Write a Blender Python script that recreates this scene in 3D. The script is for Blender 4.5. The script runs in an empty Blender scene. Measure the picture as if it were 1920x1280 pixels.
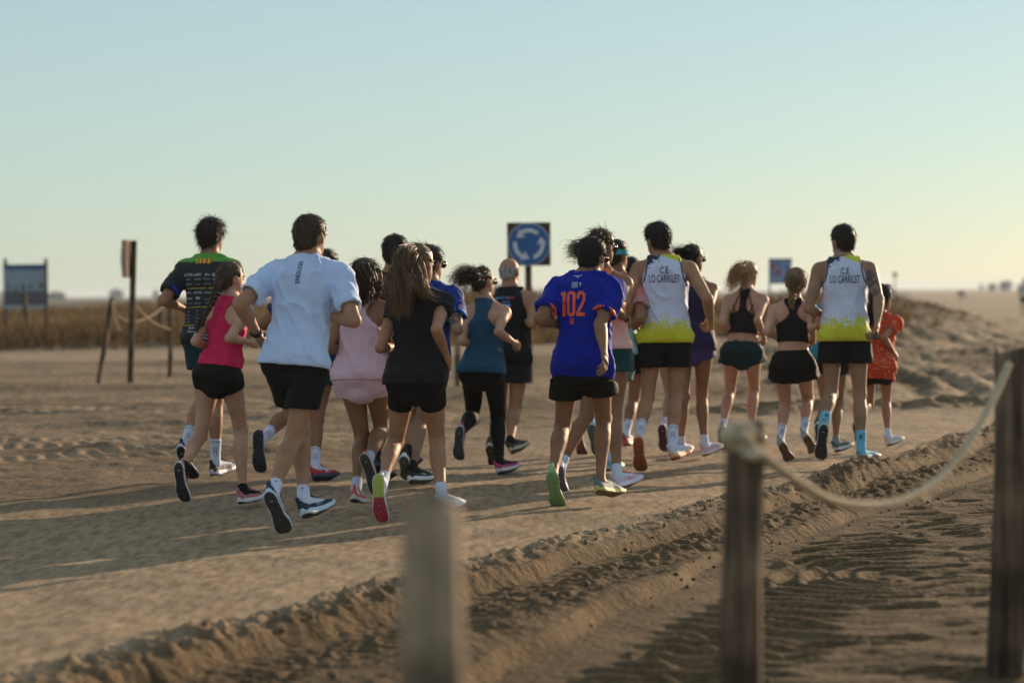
import bpy, math, random, time
import numpy as np
from mathutils import Vector, Matrix
from mathutils.bvhtree import BVHTree
T0 = time.time()
random.seed(7); RNG = np.random.default_rng(7)
R_ = math.radians
scene = bpy.context.scene
COL = scene.collection

# ------------------------------------------------------------------ camera
FPX = 85.0/36.0*1920.0          # focal length in photo pixels
CAMH = 1.30
ROLL = R_(0.54)
HZY = 548.5
CAMP = np.array([0.0, 0.0, CAMH])
C_R = np.array([math.cos(ROLL), 0, -math.sin(ROLL)])
C_U = np.array([math.sin(ROLL), 0, math.cos(ROLL)])
cd = bpy.data.cameras.new('camera'); cam = bpy.data.objects.new('camera', cd); COL.objects.link(cam)
cd.lens = 85; cd.sensor_width = 36; cd.shift_y = -(640-HZY)/1920.0
cd.clip_start = 0.1; cd.clip_end = 9000
m = Matrix(((C_R[0], C_U[0], 0), (0, 0, -1), (C_R[2], C_U[2], 0)))
cam.matrix_world = Matrix.Translation(Vector(CAMP)) @ m.to_4x4()
cd.dof.use_dof = True; cd.dof.focus_distance = 14.3; cd.dof.aperture_fstop = 2.0
scene.camera = cam

# ------------------------------------------------------------------ sky, sun, exposure
SUN_AZ = R_(39.0); SUN_EL = R_(12.0)     # azimuth clockwise from the view axis (+Y)
world = bpy.data.worlds.new('World'); scene.world = world; world.use_nodes = True
wn = world.node_tree; wn.nodes.clear()
sky = wn.nodes.new('ShaderNodeTexSky'); sky.sky_type = 'NISHITA'; sky.sun_disc = False
sky.sun_elevation = SUN_EL; sky.sun_rotation = SUN_AZ
sky.altitude = 0; sky.air_density = 1.0; sky.dust_density = 0.3; sky.ozone_density = 3.0
# thin high haze over the clear sky: about a third of the clear sky plus an even veil
dim = wn.nodes.new('ShaderNodeMixRGB'); dim.blend_type = 'MULTIPLY'; dim.inputs[0].default_value = 1.0; dim.inputs[2].default_value = (.35, .37, .34, 1)
tint = wn.nodes.new('ShaderNodeMixRGB'); tint.blend_type = 'ADD'; tint.inputs[0].default_value = 1.0; tint.inputs[2].default_value = (1.78, 2.10, 2.12, 1)
bg = wn.nodes.new('ShaderNodeBackground'); bg.inputs[1].default_value = 0.12
wo = wn.nodes.new('ShaderNodeOutputWorld')
wn.links.new(sky.outputs[0], dim.inputs[1]); wn.links.new(dim.outputs[0], tint.inputs[1]); wn.links.new(tint.outputs[0], bg.inputs[0]); wn.links.new(bg.outputs[0], wo.inputs[0])
sl = bpy.data.lights.new('sun', 'SUN'); sl.energy = 5.0; sl.angle = R_(0.55); sl.color = (1.0, 0.75, 0.50)
so = bpy.data.objects.new('sun', sl); COL.objects.link(so)
sd = Vector((math.sin(SUN_AZ)*math.cos(SUN_EL), math.cos(SUN_AZ)*math.cos(SUN_EL), math.sin(SUN_EL)))
so.rotation_euler = sd.to_track_quat('Z', 'Y').to_euler(); so.location = (30, 30, 20)
vs = scene.view_settings
vs.view_transform = 'Standard'; vs.look = 'None'; vs.gamma = 1; vs.use_curve_mapping = False
vs.exposure = 0.45

# ------------------------------------------------------------------ pixel -> place helpers
def W(px, py, Y):
    """point at forward distance Y seen at photo pixel px, py"""
    u = (px-960.0); v = (HZY-py)
    return CAMP + Y/FPX*(u*C_R + v*C_U) + np.array([0, Y, 0])
def gdist(px, py):
    u = px-960.0
    return CAMH*FPX/((py-HZY)*math.cos(ROLL)+u*math.sin(ROLL))
def G(px, py, z=0.0):
    Y = gdist(px, py); p = W(px, py, Y); p[2] = z; return p
def nrm(v):
    v = np.asarray(v, float); return v/(np.linalg.norm(v)+1e-9)
def ray_child(parent, px, py, L, sg):
    d = W(px, py, 1.0)-CAMP; q = CAMP-parent
    a = d@d; b = 2*d@q; c = q@q-L*L; D = b*b-4*a*c
    if D <= 0:
        p = CAMP+(-b/(2*a))*d
        return parent+nrm(p-parent)*L
    t = (-b+sg*math.sqrt(D))/(2*a)
    return CAMP+t*d

# ------------------------------------------------------------------ noise
def _hash(ix, iy, iz=0, seed=0):
    h = (ix.astype(np.int64)*374761393+iy.astype(np.int64)*668265263+np.asarray(iz).astype(np.int64)*2147483647+seed*974634777) & 0xffffffff
    h = ((h ^ (h >> 13))*1274126177) & 0xffffffff
    return ((h ^ (h >> 16)) & 0xffff)/32767.5-1.0
def noise2(x, y, seed=0):
    ix = np.floor(x); iy = np.floor(y); fx = x-ix; fy = y-iy
    ux = fx*fx*(3-2*fx); uy = fy*fy*(3-2*fy)
    a = _hash(ix, iy, 0, seed); b = _hash(ix+1, iy, 0, seed); c = _hash(ix, iy+1, 0, seed); d = _hash(ix+1, iy+1, 0, seed)
    return (a*(1-ux)+b*ux)*(1-uy)+(c*(1-ux)+d*ux)*uy
def fbm2(x, y, o=4, seed=0, g=0.5):
    s = 0; a = 1.0
    for k in range(o):
        s = s+a*noise2(x+17.3*k, y-9.1*k, seed+k); x = x*2.03; y = y*2.03; a *= g
    return s
def noise3(p, seed=0):
    i = np.floor(p); f = p-i; u = f*f*(3-2*f); r = 0
    for dx in (0, 1):
        for dy in (0, 1):
            for dz in (0, 1):
                w = (u[:, 0] if dx else 1-u[:, 0])*(u[:, 1] if dy else 1-u[:, 1])*(u[:, 2] if dz else 1-u[:, 2])
                r = r+w*_hash(i[:, 0]+dx, i[:, 1]+dy, i[:, 2]+dz, seed)
    return r

# ------------------------------------------------------------------ materials
def mat(name, col, rough=0.7, var=0.12, nscale=8.0, bump=0.0, bscale=60.0, spec=0.3, sheen=0.0, sss=0.0, metal=0.0, stretch=None, trans=0.0):
    mt = bpy.data.materials.new(name); mt.use_nodes = True
    n = mt.node_tree; b = n.nodes['Principled BSDF']
    b.inputs['Roughness'].default_value = rough; b.inputs['Metallic'].default_value = metal
    b.inputs['Specular IOR Level'].default_value = spec
    if sheen: b.inputs['Sheen Weight'].default_value = sheen; b.inputs['Sheen Roughness'].default_value = 0.4
    if sss:
        b.inputs['Subsurface Weight'].default_value = sss; b.inputs['Subsurface Radius'].default_value = (0.02, 0.008, 0.004); b.inputs['Subsurface Scale'].default_value = 0.6
    tc = n.nodes.new('ShaderNodeTexCoord'); mp = n.nodes.new('ShaderNodeMapping'); n.links.new(tc.outputs['Object'], mp.inputs[0])
    if stretch: mp.inputs['Scale'].default_value = stretch
    nz = n.nodes.new('ShaderNodeTexNoise'); nz.inputs['Scale'].default_value = nscale; nz.inputs['Detail'].default_value = 5
    n.links.new(mp.outputs[0], nz.inputs[0])
    cr = n.nodes.new('ShaderNodeValToRGB'); c = np.array(col[:3])
    cr.color_ramp.elements[0].position = 0.3; cr.color_ramp.elements[1].position = 0.7
    cr.color_ramp.elements[0].color = (*np.clip(c*(1-var), 0, 1), 1); cr.color_ramp.elements[1].color = (*np.clip(c*(1+var), 0, 1), 1)
    n.links.new(nz.outputs[0], cr.inputs[0]); n.links.new(cr.outputs[0], b.inputs['Base Color'])
    if bump:
        nb = n.nodes.new('ShaderNodeTexNoise'); nb.inputs['Scale'].default_value = bscale; nb.inputs['Detail'].default_value = 6
        n.links.new(mp.outputs[0], nb.inputs[0])
        bp = n.nodes.new('ShaderNodeBump'); bp.inputs['Strength'].default_value = bump; bp.inputs['Distance'].default_value = 0.01
        n.links.new(nb.outputs[0], bp.inputs['Height']); n.links.new(bp.outputs[0], b.inputs['Normal'])
    mt['_ramp'] = 1
    return mt
def fabric(name, col, rough=0.75, **k):
    return mat(name, col, rough=rough, var=k.pop('var', 0.06), nscale=14, bump=k.pop('bump', 0.35), bscale=34, spec=k.pop('spec', .18), sheen=k.pop('sheen', 0.04), stretch=(1, 1, .45), **k)

# ------------------------------------------------------------------ mesh helpers
def tag(o, label=None, cat=None, group=None, kind=None):
    if label: o['label'] = label
    if cat: o['category'] = cat
    if group: o['group'] = group
    if kind: o['kind'] = kind
    return o
def empty(name, loc=(0, 0, 0), rz=0.0):
    o = bpy.data.objects.new(name, None); COL.objects.link(o); o.location = loc; o.rotation_euler = (0, 0, rz)
    o.empty_display_size = 0.2
    return o
def mk(name, V, Fc, material, parent=None, smooth=True, mats=None, fmat=None):
    """V (n,3); Fc (m,k) array or list of lists"""
    me = bpy.data.meshes.new(name)
    if isinstance(Fc, np.ndarray):
        V = np.ascontiguousarray(V, np.float32); nf, k = Fc.shape
        me.vertices.add(len(V)); me.vertices.foreach_set('co', V.ravel())
        me.loops.add(nf*k); me.loops.foreach_set('vertex_index', np.ascontiguousarray(Fc, np.int32).ravel())
        me.polygons.add(nf); me.polygons.foreach_set('loop_start', np.arange(0, nf*k, k, dtype=np.int32))
        me.update(calc_edges=True)
    else:
        me.from_pydata([tuple(map(float, v)) for v in V], [], Fc); me.update()
    if smooth: me.shade_smooth()
    else: me.shade_flat()
    for mm in (mats or [material]): me.materials.append(mm)
    if fmat is not None: me.polygons.foreach_set('material_index', np.asarray(fmat, np.int32))
    o = bpy.data.objects.new(name, me); COL.objects.link(o)
    if parent is not None: o.parent = parent
    return o
class MB:
    """collects simple solids into one mesh"""
    def __init__(s): s.V = []; s.F = []; s.n = 0
    def add(s, V, F):
        s.V += [tuple(v) for v in V]; s.F += [[i+s.n for i in f] for f in F]; s.n += len(V)
    def box(s, c, sz, M=None, taper=1.0):
        x, y, z = np.array(sz)/2; P = []
        for k, tz in ((-1, 1.0), (1, taper)):
            for a, b in ((-1, -1), (1, -1), (1, 1), (-1, 1)): P.append([a*x*tz, b*y*tz, k*z])
        P = np.array(P)
        if M is not None: P = P@np.array(M).T
        s.add(P+np.array(c), [[3, 2, 1, 0], [4, 5, 6, 7], [0, 1, 5, 4], [1, 2, 6, 5], [2, 3, 7, 6], [3, 0, 4, 7]])
    def tube(s, pts, rad, n=10, cap=True):
        pts = np.array(pts, float); N = len(pts); rad = np.broadcast_to(np.array(rad, float), (N,))
        V = []; F = []; prev = None
        for i in range(N):
            t = nrm(pts[min(i+1, N-1)]-pts[max(i-1, 0)])
            if prev is None:
                a = np.array([0, 0, 1.0]) if abs(t[2]) < .9 else np.array([1.0, 0, 0]); prev = nrm(np.cross(t, a))
            prev = nrm(prev-t*(prev@t)); b = np.cross(t, prev)
            for j in range(n):
                A = 2*math.pi*j/n; V.append(pts[i]+rad[i]*(math.cos(A)*prev+math.sin(A)*b))
        for i in range(N-1):
            for j in range(n):
                k = (j+1) % n; F.append([i*n+j, i*n+k, (i+1)*n+k, (i+1)*n+j])
        if cap: F.append(list(range(n))[::-1]); F.append([(N-1)*n+j for j in range(n)])
        s.add(V, F)
    def build(s, name, m, parent=None, smooth=False):
        return mk(name, s.V, s.F, m, parent, smooth)

# ------------------------------------------------------------------ distance-field modelling
class Grid:
    def __init__(s, lo, hi, h):
        s.h = h; s.lo = np.array(lo, float); s.n = np.ceil((np.array(hi)-s.lo)/h).astype(int)+1
        s.ax = [(s.lo[i]+h*np.arange(s.n[i])).astype(np.float32) for i in range(3)]
    def new(s): return np.full(s.n, 0.4, np.float32)
    def win(s, pts, r):
        pts = np.array(pts); lo = pts.min(0)-r; hi = pts.max(0)+r
        a = np.clip(np.floor((lo-s.lo)/s.h).astype(int), 0, s.n-1); b = np.clip(np.ceil((hi-s.lo)/s.h).astype(int)+1, 1, s.n)
        return tuple(slice(int(a[i]), int(max(b[i], a[i]+1))) for i in range(3))
    def xyz(s, w=None):
        if w is None: w = (slice(None),)*3
        return s.ax[0][w[0]][:, None, None], s.ax[1][w[1]][None, :, None], s.ax[2][w[2]][None, None, :]
    def dot(s, w, o, d):
        X, Y, Z = s.xyz(w)
        return (X-np.float32(o[0]))*np.float32(d[0])+(Y-np.float32(o[1]))*np.float32(d[1])+(Z-np.float32(o[2]))*np.float32(d[2])
def smin(a, b, k):
    h = np.clip(0.5+0.5*(b-a)/k, 0, 1)
    return b*(1-h)+a*h-k*h*(1-h)
def smax(a, b, k): return -smin(-a, -b, k)
def frame(ax, lat):
    ax = nrm(ax); lat = nrm(np.array(lat)-ax*(np.array(lat)@ax)); dep = np.cross(ax, lat)   # ax up, lat right -> dep forward
    return ax, lat, dep
def loft(g, w, a, b, lat, hs, rx, ry, ox=None, oy=None, n=2.0, lat2=None):
    a = np.array(a, float); b = np.array(b, float); L = np.linalg.norm(b-a); ax, la, de = frame(b-a, lat)
    t = g.dot(w, a, ax)/L; tc = np.clip(t, hs[0], hs[-1])
    RX = np.interp(tc, hs, rx).astype(np.float32); RY = np.interp(tc, hs, ry).astype(np.float32)
    u = g.dot(w, a, la); v = g.dot(w, a, de)
    if lat2 is not None:
        _, lb, db = frame(b-a, lat2); ang = math.atan2(lb@de, lb@la)
        th = np.clip(t, 0, 1)*ang; c = np.cos(th); s_ = np.sin(th); u, v = u*c+v*s_, -u*s_+v*c
    if ox is not None: u = u-np.interp(tc, hs, ox)
    if oy is not None: v = v-np.interp(tc, hs, oy)
    m_ = np.minimum(RX, RY); ov = (t-tc)*L/m_
    if n == 2.0: r = np.sqrt((u/RX)**2+(v/RY)**2+ov**2)
    else: r = ((np.abs(u)/RX)**n+(np.abs(v)/RY)**n+np.abs(ov)**n)**(1/n)
    return ((r-1)*m_).astype(np.float32)
def ell(g, w, c, fr, rad):
    q = [g.dot(w, c, fr[i])/rad[i] for i in range(3)]
    return ((np.sqrt(q[0]**2+q[1]**2+q[2]**2)-1)*min(rad)).astype(np.float32)
def put(A, w, val, k=0.0):
    A[w] = smin(A[w], val, k) if k else np.minimum(A[w], val)
EDG = [((0,0,0),(1,0,0)),((0,1,0),(1,1,0)),((0,0,1),(1,0,1)),((0,1,1),(1,1,1)),((0,0,0),(0,1,0)),((1,0,0),(1,1,0)),((0,0,1),(0,1,1)),((1,0,1),(1,1,1)),
       ((0,0,0),(0,0,1)),((1,0,0),(1,0,1)),((0,1,0),(0,1,1)),((1,1,0),(1,1,1))]
def nets(Fd, g, relax=1):
    ins = Fd < 0
    if not ins.any(): return np.zeros((0, 3)), np.zeros((0, 4), int)
    sl_ = []
    for a in range(3):
        o = np.where(ins.any(axis=tuple(i for i in range(3) if i != a)))[0]
        sl_.append(slice(max(o[0]-2, 0), o[-1]+3))
    f = Fd[tuple(sl_)]; f = np.pad(f, 1, constant_values=0.1); ins = f < 0
    off = np.array([sl_[i].start-1 for i in range(3)])
    s = ins.astype(np.uint8); c = 0
    for dx in (0, 1):
        for dy in (0, 1):
            for dz in (0, 1):
                c = c+s[dx:s.shape[0]-1+dx, dy:s.shape[1]-1+dy, dz:s.shape[2]-1+dz]
    act = (c > 0) & (c < 8); idx = np.argwhere(act)
    vid = np.full(act.shape, -1, np.int32); vid[act] = np.arange(len(idx))
    acc = np.zeros((len(idx), 3)); cnt = np.zeros(len(idx))
    for A, B in EDG:
        A = np.array(A); B = np.array(B); ia = idx+A; ib = idx+B
        fa = f[ia[:, 0], ia[:, 1], ia[:, 2]]; fb = f[ib[:, 0], ib[:, 1], ib[:, 2]]
        m_ = (fa < 0) != (fb < 0); t = np.where(m_, fa/np.where(m_, fa-fb, 1), 0)
        acc += np.where(m_[:, None], A+t[:, None]*(B-A), 0); cnt += m_
    V = idx+acc/cnt[:, None]; Q = []
    for a in range(3):
        b_, c_ = (a+1) % 3, (a+2) % 3
        s0 = [slice(None)]*3; s1 = [slice(None)]*3; s0[a] = slice(0, -1); s1[a] = slice(1, None)
        e = ins[tuple(s0)] != ins[tuple(s1)]; E = np.argwhere(e)
        E = E[(E[:, b_] > 0) & (E[:, c_] > 0) & (E[:, b_] < ins.shape[b_]-1) & (E[:, c_] < ins.shape[c_]-1)]
        up = ins[E[:, 0], E[:, 1], E[:, 2]]
        eb = np.zeros(3, int); eb[b_] = 1; ec = np.zeros(3, int); ec[c_] = 1
        q = [E-eb-ec, E-ec, E, E-eb]; q = np.stack([vid[z[:, 0], z[:, 1], z[:, 2]] for z in q], 1)
        q[~up] = q[~up][:, ::-1]; Q.append(q)
    Q = np.concatenate(Q); Q = Q[(Q >= 0).all(1)]
    for _ in range(relax):
        V = lap(V, Q, 0.5)
    return g.lo+(V+off)*g.h, Q
def lap(V, Q, k):
    S = np.zeros_like(V); N = np.zeros(len(V))
    for i in range(4):
        for j in (1, 3):
            o = Q[:, (i+j) % 4]
            for a in range(3): S[:, a] += np.bincount(Q[:, i], V[o, a], minlength=len(V))
            N += np.bincount(Q[:, i], minlength=len(V))
    N = np.maximum(N, 1)
    return V*(1-k)+k*S/N[:, None]
def vnorm(V, Q):
    n = np.cross(V[Q[:, 2]]-V[Q[:, 0]], V[Q[:, 3]]-V[Q[:, 1]]); N = np.zeros_like(V)
    for i in range(4):
        for a in range(3): N[:, a] += np.bincount(Q[:, i], n[:, a], minlength=len(V))
    return N/(np.linalg.norm(N, axis=1)[:, None]+1e-12)
def compact(V, Q, keepface):
    Q = Q[keepface]; u = np.unique(Q); mp = np.full(len(V), -1); mp[u] = np.arange(len(u))
    return V[u], mp[Q]
def sample(Fd, g, V):
    i = np.clip(np.round((V-g.lo)/g.h).astype(int), 0, g.n-1)
    return Fd[i[:, 0], i[:, 1], i[:, 2]]
def nrm3(a): return a/(np.linalg.norm(a, axis=-1, keepdims=True)+1e-9)
os_dbg = False
# ------------------------------------------------------------------ templates: hand, shoe
def tmpl_hand(curl):
    g = Grid((-.03, -.065, -.085), (.19, .075, .04), .0042); w = (slice(None),)*3; A = g.new()
    Ex = (1, 0, 0); Ey = (0, 1, 0)
    def cap(a, b, r1, r2, k=.006, fl=1.0):
        a = np.array(a, float); b = np.array(b, float); lat = (0, 1, 0)
        wi = g.win([a, b], .04)
        put(A, wi, loft(g, wi, a, b, lat, [0, 1], [r1, r2], [r1*fl, r2*fl]), k)
    cap((-.02, 0, 0), (.03, 0, 0), .027, .030, fl=.72)
    cap((.015, .002, 0), (.078, 0, -.002), .033, .039, k=.01, fl=.42)
    for y, r, l in ((.029, .0088, .042), (.010, .0092, .047), (-.009, .0088, .043), (-.027, .0078, .034)):
        c = np.array([.082, y, -.001]); a0 = -curl*.8
        p1 = c+l*np.array([math.cos(a0), 0, math.sin(a0)]); a1 = a0-curl*1.15
        p2 = p1+l*.66*np.array([math.cos(a1), -.05, math.sin(a1)]); a2 = a1-curl*.8
        p3 = p2+l*.5*np.array([math.cos(a2), 0, math.sin(a2)])
        cap(c-np.array([.012, 0, 0]), p1, r*1.05, r, k=.002); cap(p1, p2, r, r*.92, k=.002); cap(p2, p3, r*.92, r*.75, k=.002)
    cap((.018, .026, -.006), (.048, .045, -.022), .015, .0115, k=.006)
    cap((.048, .045, -.022), (.078, .038-.012*curl, -.030-.01*curl), .0112, .0088, k=.002)
    return nets(A, g, 1)
HANDS = {0.95: tmpl_hand(1.0), 0.4: tmpl_hand(.45)}

def tmpl_shoe():
    h = .0048; g = Grid((-.03, -.075, -.02), (.325, .075, .15), h); X, Y, Z = g.xyz()
    xs = [-.01, 0, .012, .04, .09, .145, .2, .245, .275, .290, .299]
    wd = np.interp(X, xs, [-.02, .014, .028, .036, .034, .034, .045, .047, .040, .027, -.006])
    cy = np.interp(X, [0, .1, .2, .3], [0, -.002, 0, .010])      # slight inward curve (mirrored per foot)
    rock = np.interp(X, [0, .03, .06, .18, .24, .30], [.014, .004, 0, 0, .008, .030])
    th = np.interp(X, [0, .1, .2, .3], [.036, .034, .028, .016])
    q = (np.abs(Y-cy)-wd)*np.float32(.8)
    zz = np.abs(Z-rock-th/2)-th/2
    flare = .004*np.clip(1-(Z-rock)/.02, -.6, 1)
    sole = smax(q-flare+0*Z, zz+0*X+0*Y, .007)
    # sculpted groove around the midsole
    sole = sole+.0022*np.exp(-((Z-rock-th*.55)/.004)**2)
    sole_f = np.broadcast_to(sole, g.n).astype(np.float32)
    ou = smax(q+.0015+0*Z, np.abs(Z-rock+.001)-.0045+0*X+0*Y, .002)
    ch = np.abs(Y-cy)-np.interp(X, [.02, .05, .12, .17, .24, .27], [.0, .008, .010, .006, .004, .0])
    lowz = Z-rock+.0015
    ou = np.maximum(ou, np.minimum(-(ch+0*Z), -lowz+0*Y))
    for x0 in (.185, .212, .238, .262): ou = np.maximum(ou, np.minimum(.0022-np.abs(X+.15*np.abs(Y)-x0)+0*Z, -lowz+0*Y))
    ou = np.maximum(ou, np.minimum(.012-np.abs(X-.125)+0*Z+0*Y, -lowz+0*Y))
    ou_f = np.broadcast_to(ou, g.n).astype(np.float32)
    top = np.interp(X, [-.01, .0, .02, .06, .10, .135, .18, .23, .27, .30], [.05, .085, .092, .085, .095, .098, .080, .062, .052, .028])
    wu = np.maximum(np.interp(X, xs, [.004, .018, .027, .032, .030, .031, .041, .043, .036, .024, .008]), .004)
    z0 = .026
    up = (np.sqrt(((Y-cy)/wu)**2+((Z-z0)/np.maximum(top-z0, .01))**2)-1)*np.minimum(wu, np.maximum(top-z0, .01))
    up = smax(up, -(X-.003)+0*Y+0*Z, .01); up = np.maximum(up, rock+.012-Z+0*Y); up = np.maximum(up, X-.296+0*Y+0*Z)
    op = (np.sqrt(((X-.062)/.050)**2+(Y/.027)**2+((Z-.115)/.042)**2)-1)*.027
    up = smax(up, -op, .006)
    tab = (np.sqrt(((X-.008)/.010)**2+(Y/.014)**2+((Z-.098)/.018)**2)-1)*.01
    up = smin(up, tab, .006)
    up_f = np.broadcast_to(up, g.n).astype(np.float32)
    U = nets(up_f, g, 1); S = nets(sole_f, g, 1); O = nets(ou_f, g, 0)
    lc = MB()
    for i, x in enumerate((.118, .135, .152, .169, .186)):
        zt = np.interp(x, [.06, .10, .135, .18, .23], [.085, .095, .098, .080, .062])+.001
        yy = .015+.002*i
        lc.tube([(x, -yy, zt-.006), (x+.003, -yy*.5, zt), (x+.003, yy*.5, zt), (x, yy, zt-.006)], .0022, 5)
    for s in (-1, 1):
        lc.tube([(.112, 0, .099), (.10, .014*s, .108), (.112, .030*s, .103), (.128, .022*s, .094), (.114, .002*s, .100)], .002, 5)
        lc.tube([(.112, 0, .100), (.122, .018*s, .100), (.130, .034*s, .080)], .0018, 5)
    st = [MB(), MB()]                                            # overlay stripes on the flanks
    for s in (-1, 1):
        for x in (.115, .135, .155):
            P4 = []
            for dx, z in ((0, .036), (.010, .036), (.022, .066), (.012, .066)):
                xx = x+dx; wz = np.interp(xx, xs, [.004, .018, .027, .032, .030, .031, .041, .042, .031, .014, .004]); tp = np.interp(xx, [.06, .10, .135, .18, .23], [.085, .095, .098, .080, .062])
                y = wz*math.sqrt(max(1-((z-z0)/(tp-z0))**2, 0))+.0015
                P4.append((xx, s*y+np.interp(xx, [0, .1, .2, .3], [0, -.002, 0, .010]), z))
            st[(s+1)//2].add(P4, [[0, 1, 2, 3]] if s < 0 else [[3, 2, 1, 0]])
    out = {}
    for sd_ in (1, -1):
        def fl(V, Q):
            V = np.array(V, float)*np.array([1, sd_, 1]); return V, (Q if sd_ == 1 else Q[:, ::-1])
        d = {}
        for nm, (V, Q) in (('shoe', U), ('sole', S), ('outsole', O)):
            V, Q = fl(V, Q); o = mk('t', V, np.ascontiguousarray(Q), None); d[nm] = o.data; o.data.materials.append(None) if not o.data.materials else None; bpy.data.objects.remove(o)
        for nm, b in (('laces', lc), ('side_stripe', st[0]), ('side_stripe2', st[1])):
            V = np.array(b.V)*np.array([1, sd_, 1]); F_ = [f[::-1] for f in b.F] if sd_ == -1 else b.F
            o = mk('t', V, F_, None, smooth=True); d[nm] = o.data; bpy.data.objects.remove(o)
        out[sd_] = d
    return out
SHOE = tmpl_shoe()

# ------------------------------------------------------------------ hair strands
def ribbons(C_, wd):
    """C_ (n,m,3) centre lines, wd width (m,) or scalar -> V, Q"""
    n, m_, _ = C_.shape; T = np.gradient(C_, axis=1); T /= np.linalg.norm(T, axis=2, keepdims=True)+1e-9
    r = RNG.normal(size=(n, 1, 3)); S = np.cross(T, r); S /= np.linalg.norm(S, axis=2, keepdims=True)+1e-9
    wd = np.broadcast_to(np.asarray(wd, float), (m_,))[None, :, None]*.5
    V = np.stack([C_-S*wd, C_+S*wd], 2).reshape(-1, 3)
    i = (np.arange(n)[:, None]*m_+np.arange(m_-1)[None, :]).ravel()*2
    return V, np.stack([i, i+1, i+3, i+2], 1)
def spline(P, m_):
    P = np.array(P, float); n = len(P); t = np.linspace(0, n-1, m_); o = []
    for x in t:
        i = min(int(x), n-2); f = x-i; p0 = P[max(i-1, 0)]; p1 = P[i]; p2 = P[i+1]; p3 = P[min(i+2, n-1)]
        o.append(.5*((2*p1)+(-p0+p2)*f+(2*p0-5*p1+4*p2-p3)*f*f+(-p0+3*p1-3*p2+p3)*f**3))
    return np.array(o)
def lock(guide, rad, n, width=.003, frizz=.012, wave=0.0, seed=0, m_=11):
    g_ = spline(guide, m_); rad = np.interp(np.linspace(0, 1, m_), np.linspace(0, 1, len(rad)), rad)
    rg = np.random.default_rng(seed)
    T = np.gradient(g_, axis=0); T /= np.linalg.norm(T, axis=1, keepdims=True)
    a = np.cross(T, np.array([.3, .2, 1.0])); a /= np.linalg.norm(a, axis=1, keepdims=True); b = np.cross(T, a)
    th = rg.uniform(0, 2*math.pi, n); rr = np.sqrt(rg.uniform(0, 1, n))
    u = (np.cos(th)*rr)[:, None]; v = (np.sin(th)*rr)[:, None]
    C_ = g_[None]+(u*rad[None])[..., None]*a[None]+(v*rad[None])[..., None]*b[None]
    t = np.linspace(0, 1, m_)[None, :, None]
    D = rg.normal(size=(n, 1, 3))*frizz*t**1.5+rg.normal(size=(n, 1, 3))*frizz*.8*np.sin(t*math.pi*rg.uniform(1, 2.5, (n, 1, 1)))
    C_ = C_+D
    if wave: C_ = C_+wave*t*np.sin(t*14+rg.uniform(0, 6.3, (n, 1, 1)))*nrm3(rg.normal(size=(n, 1, 3)))
    L = rg.uniform(.72, 1.05, (n, 1)); ti = np.clip(np.linspace(0, 1, m_)[None]*L, 0, 1)*(m_-1)
    i0 = np.clip(ti.astype(int), 0, m_-2); f = (ti-i0)[..., None]; ar = np.arange(n)[:, None]
    C_ = C_[ar, i0]*(1-f)+C_[ar, i0+1]*f
    return ribbons(C_, np.linspace(width, width*.35, m_))
def join(parts):
    V = []; Q = []; n = 0
    for v, q in parts:
        if len(v) == 0: continue
        V.append(v); Q.append(np.asarray(q)+n); n += len(v)
    return np.concatenate(V), np.concatenate(Q)
def braid_mesh(guide, rad, turns=7):
    out = []; mb = MB(); n = 60; g_ = spline(guide, n); T = np.gradient(g_, axis=0); T /= np.linalg.norm(T, axis=1, keepdims=True)
    a = nrm3(np.cross(T, np.array([.2, 1.0, .1]))); b = np.cross(T, a); t = np.linspace(0, 1, n)
    R = np.interp(t, np.linspace(0, 1, len(rad)), rad)
    for k in range(3):
        ph = t*turns*2*math.pi/1.0+k*2*math.pi/3
        P_ = g_+(R*.75*np.sin(ph))[:, None]*a+(R*.5*np.sin(2*ph))[:, None]*b
        mb.tube(P_, R*.62, 8)
    V = np.array(mb.V); Q = np.array([f if len(f) == 4 else f[:4] for f in mb.F])
    return V, Q

# ------------------------------------------------------------------ text and flat prints
_txt = {}
def text2d(s, bold=0.0, cond=1.0, sub=0.0):
    key = (s, bold, cond, sub)
    if key in _txt: return _txt[key]
    cu = bpy.data.curves.new('t', 'FONT'); cu.body = s; cu.align_x = 'CENTER'; cu.align_y = 'CENTER'; cu.offset = bold; cu.resolution_u = 3; cu.space_character = 1.0+bold*7
    o = bpy.data.objects.new('t', cu); COL.objects.link(o); bpy.context.view_layer.update()
    me = bpy.data.meshes.new_from_object(o); V = np.array([v.co[:2] for v in me.vertices]); F_ = [list(p.vertices) for p in me.polygons]
    bpy.data.objects.remove(o); bpy.data.curves.remove(cu); bpy.data.meshes.remove(me)
    V[:, 0] *= cond; _txt[key] = (V, F_); return V, F_
def refine(V, F_, size):
    import bmesh
    bm = bmesh.new(); vs_ = [bm.verts.new((v[0], v[1], 0)) for v in V]
    for f in F_:
        try: bm.faces.new([vs_[i] for i in f])
        except Exception: pass
    for ax in (0, 1):
        lo, hi = min(v[ax] for v in V), max(v[ax] for v in V); x = lo+size
        while x < hi:
            no = (1, 0, 0) if ax == 0 else (0, 1, 0); co = (x, 0, 0) if ax == 0 else (0, x, 0)
            bmesh.ops.bisect_plane(bm, geom=bm.verts[:]+bm.edges[:]+bm.faces[:], plane_co=co, plane_no=no); x += size
    bmesh.ops.triangulate(bm, faces=bm.faces[:])
    bm.verts.index_update(); V2 = np.array([v.co[:2] for v in bm.verts]); F2 = [[v.index for v in f.verts] for f in bm.faces]; bm.free()
    return V2, F2
class Person: pass
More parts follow.
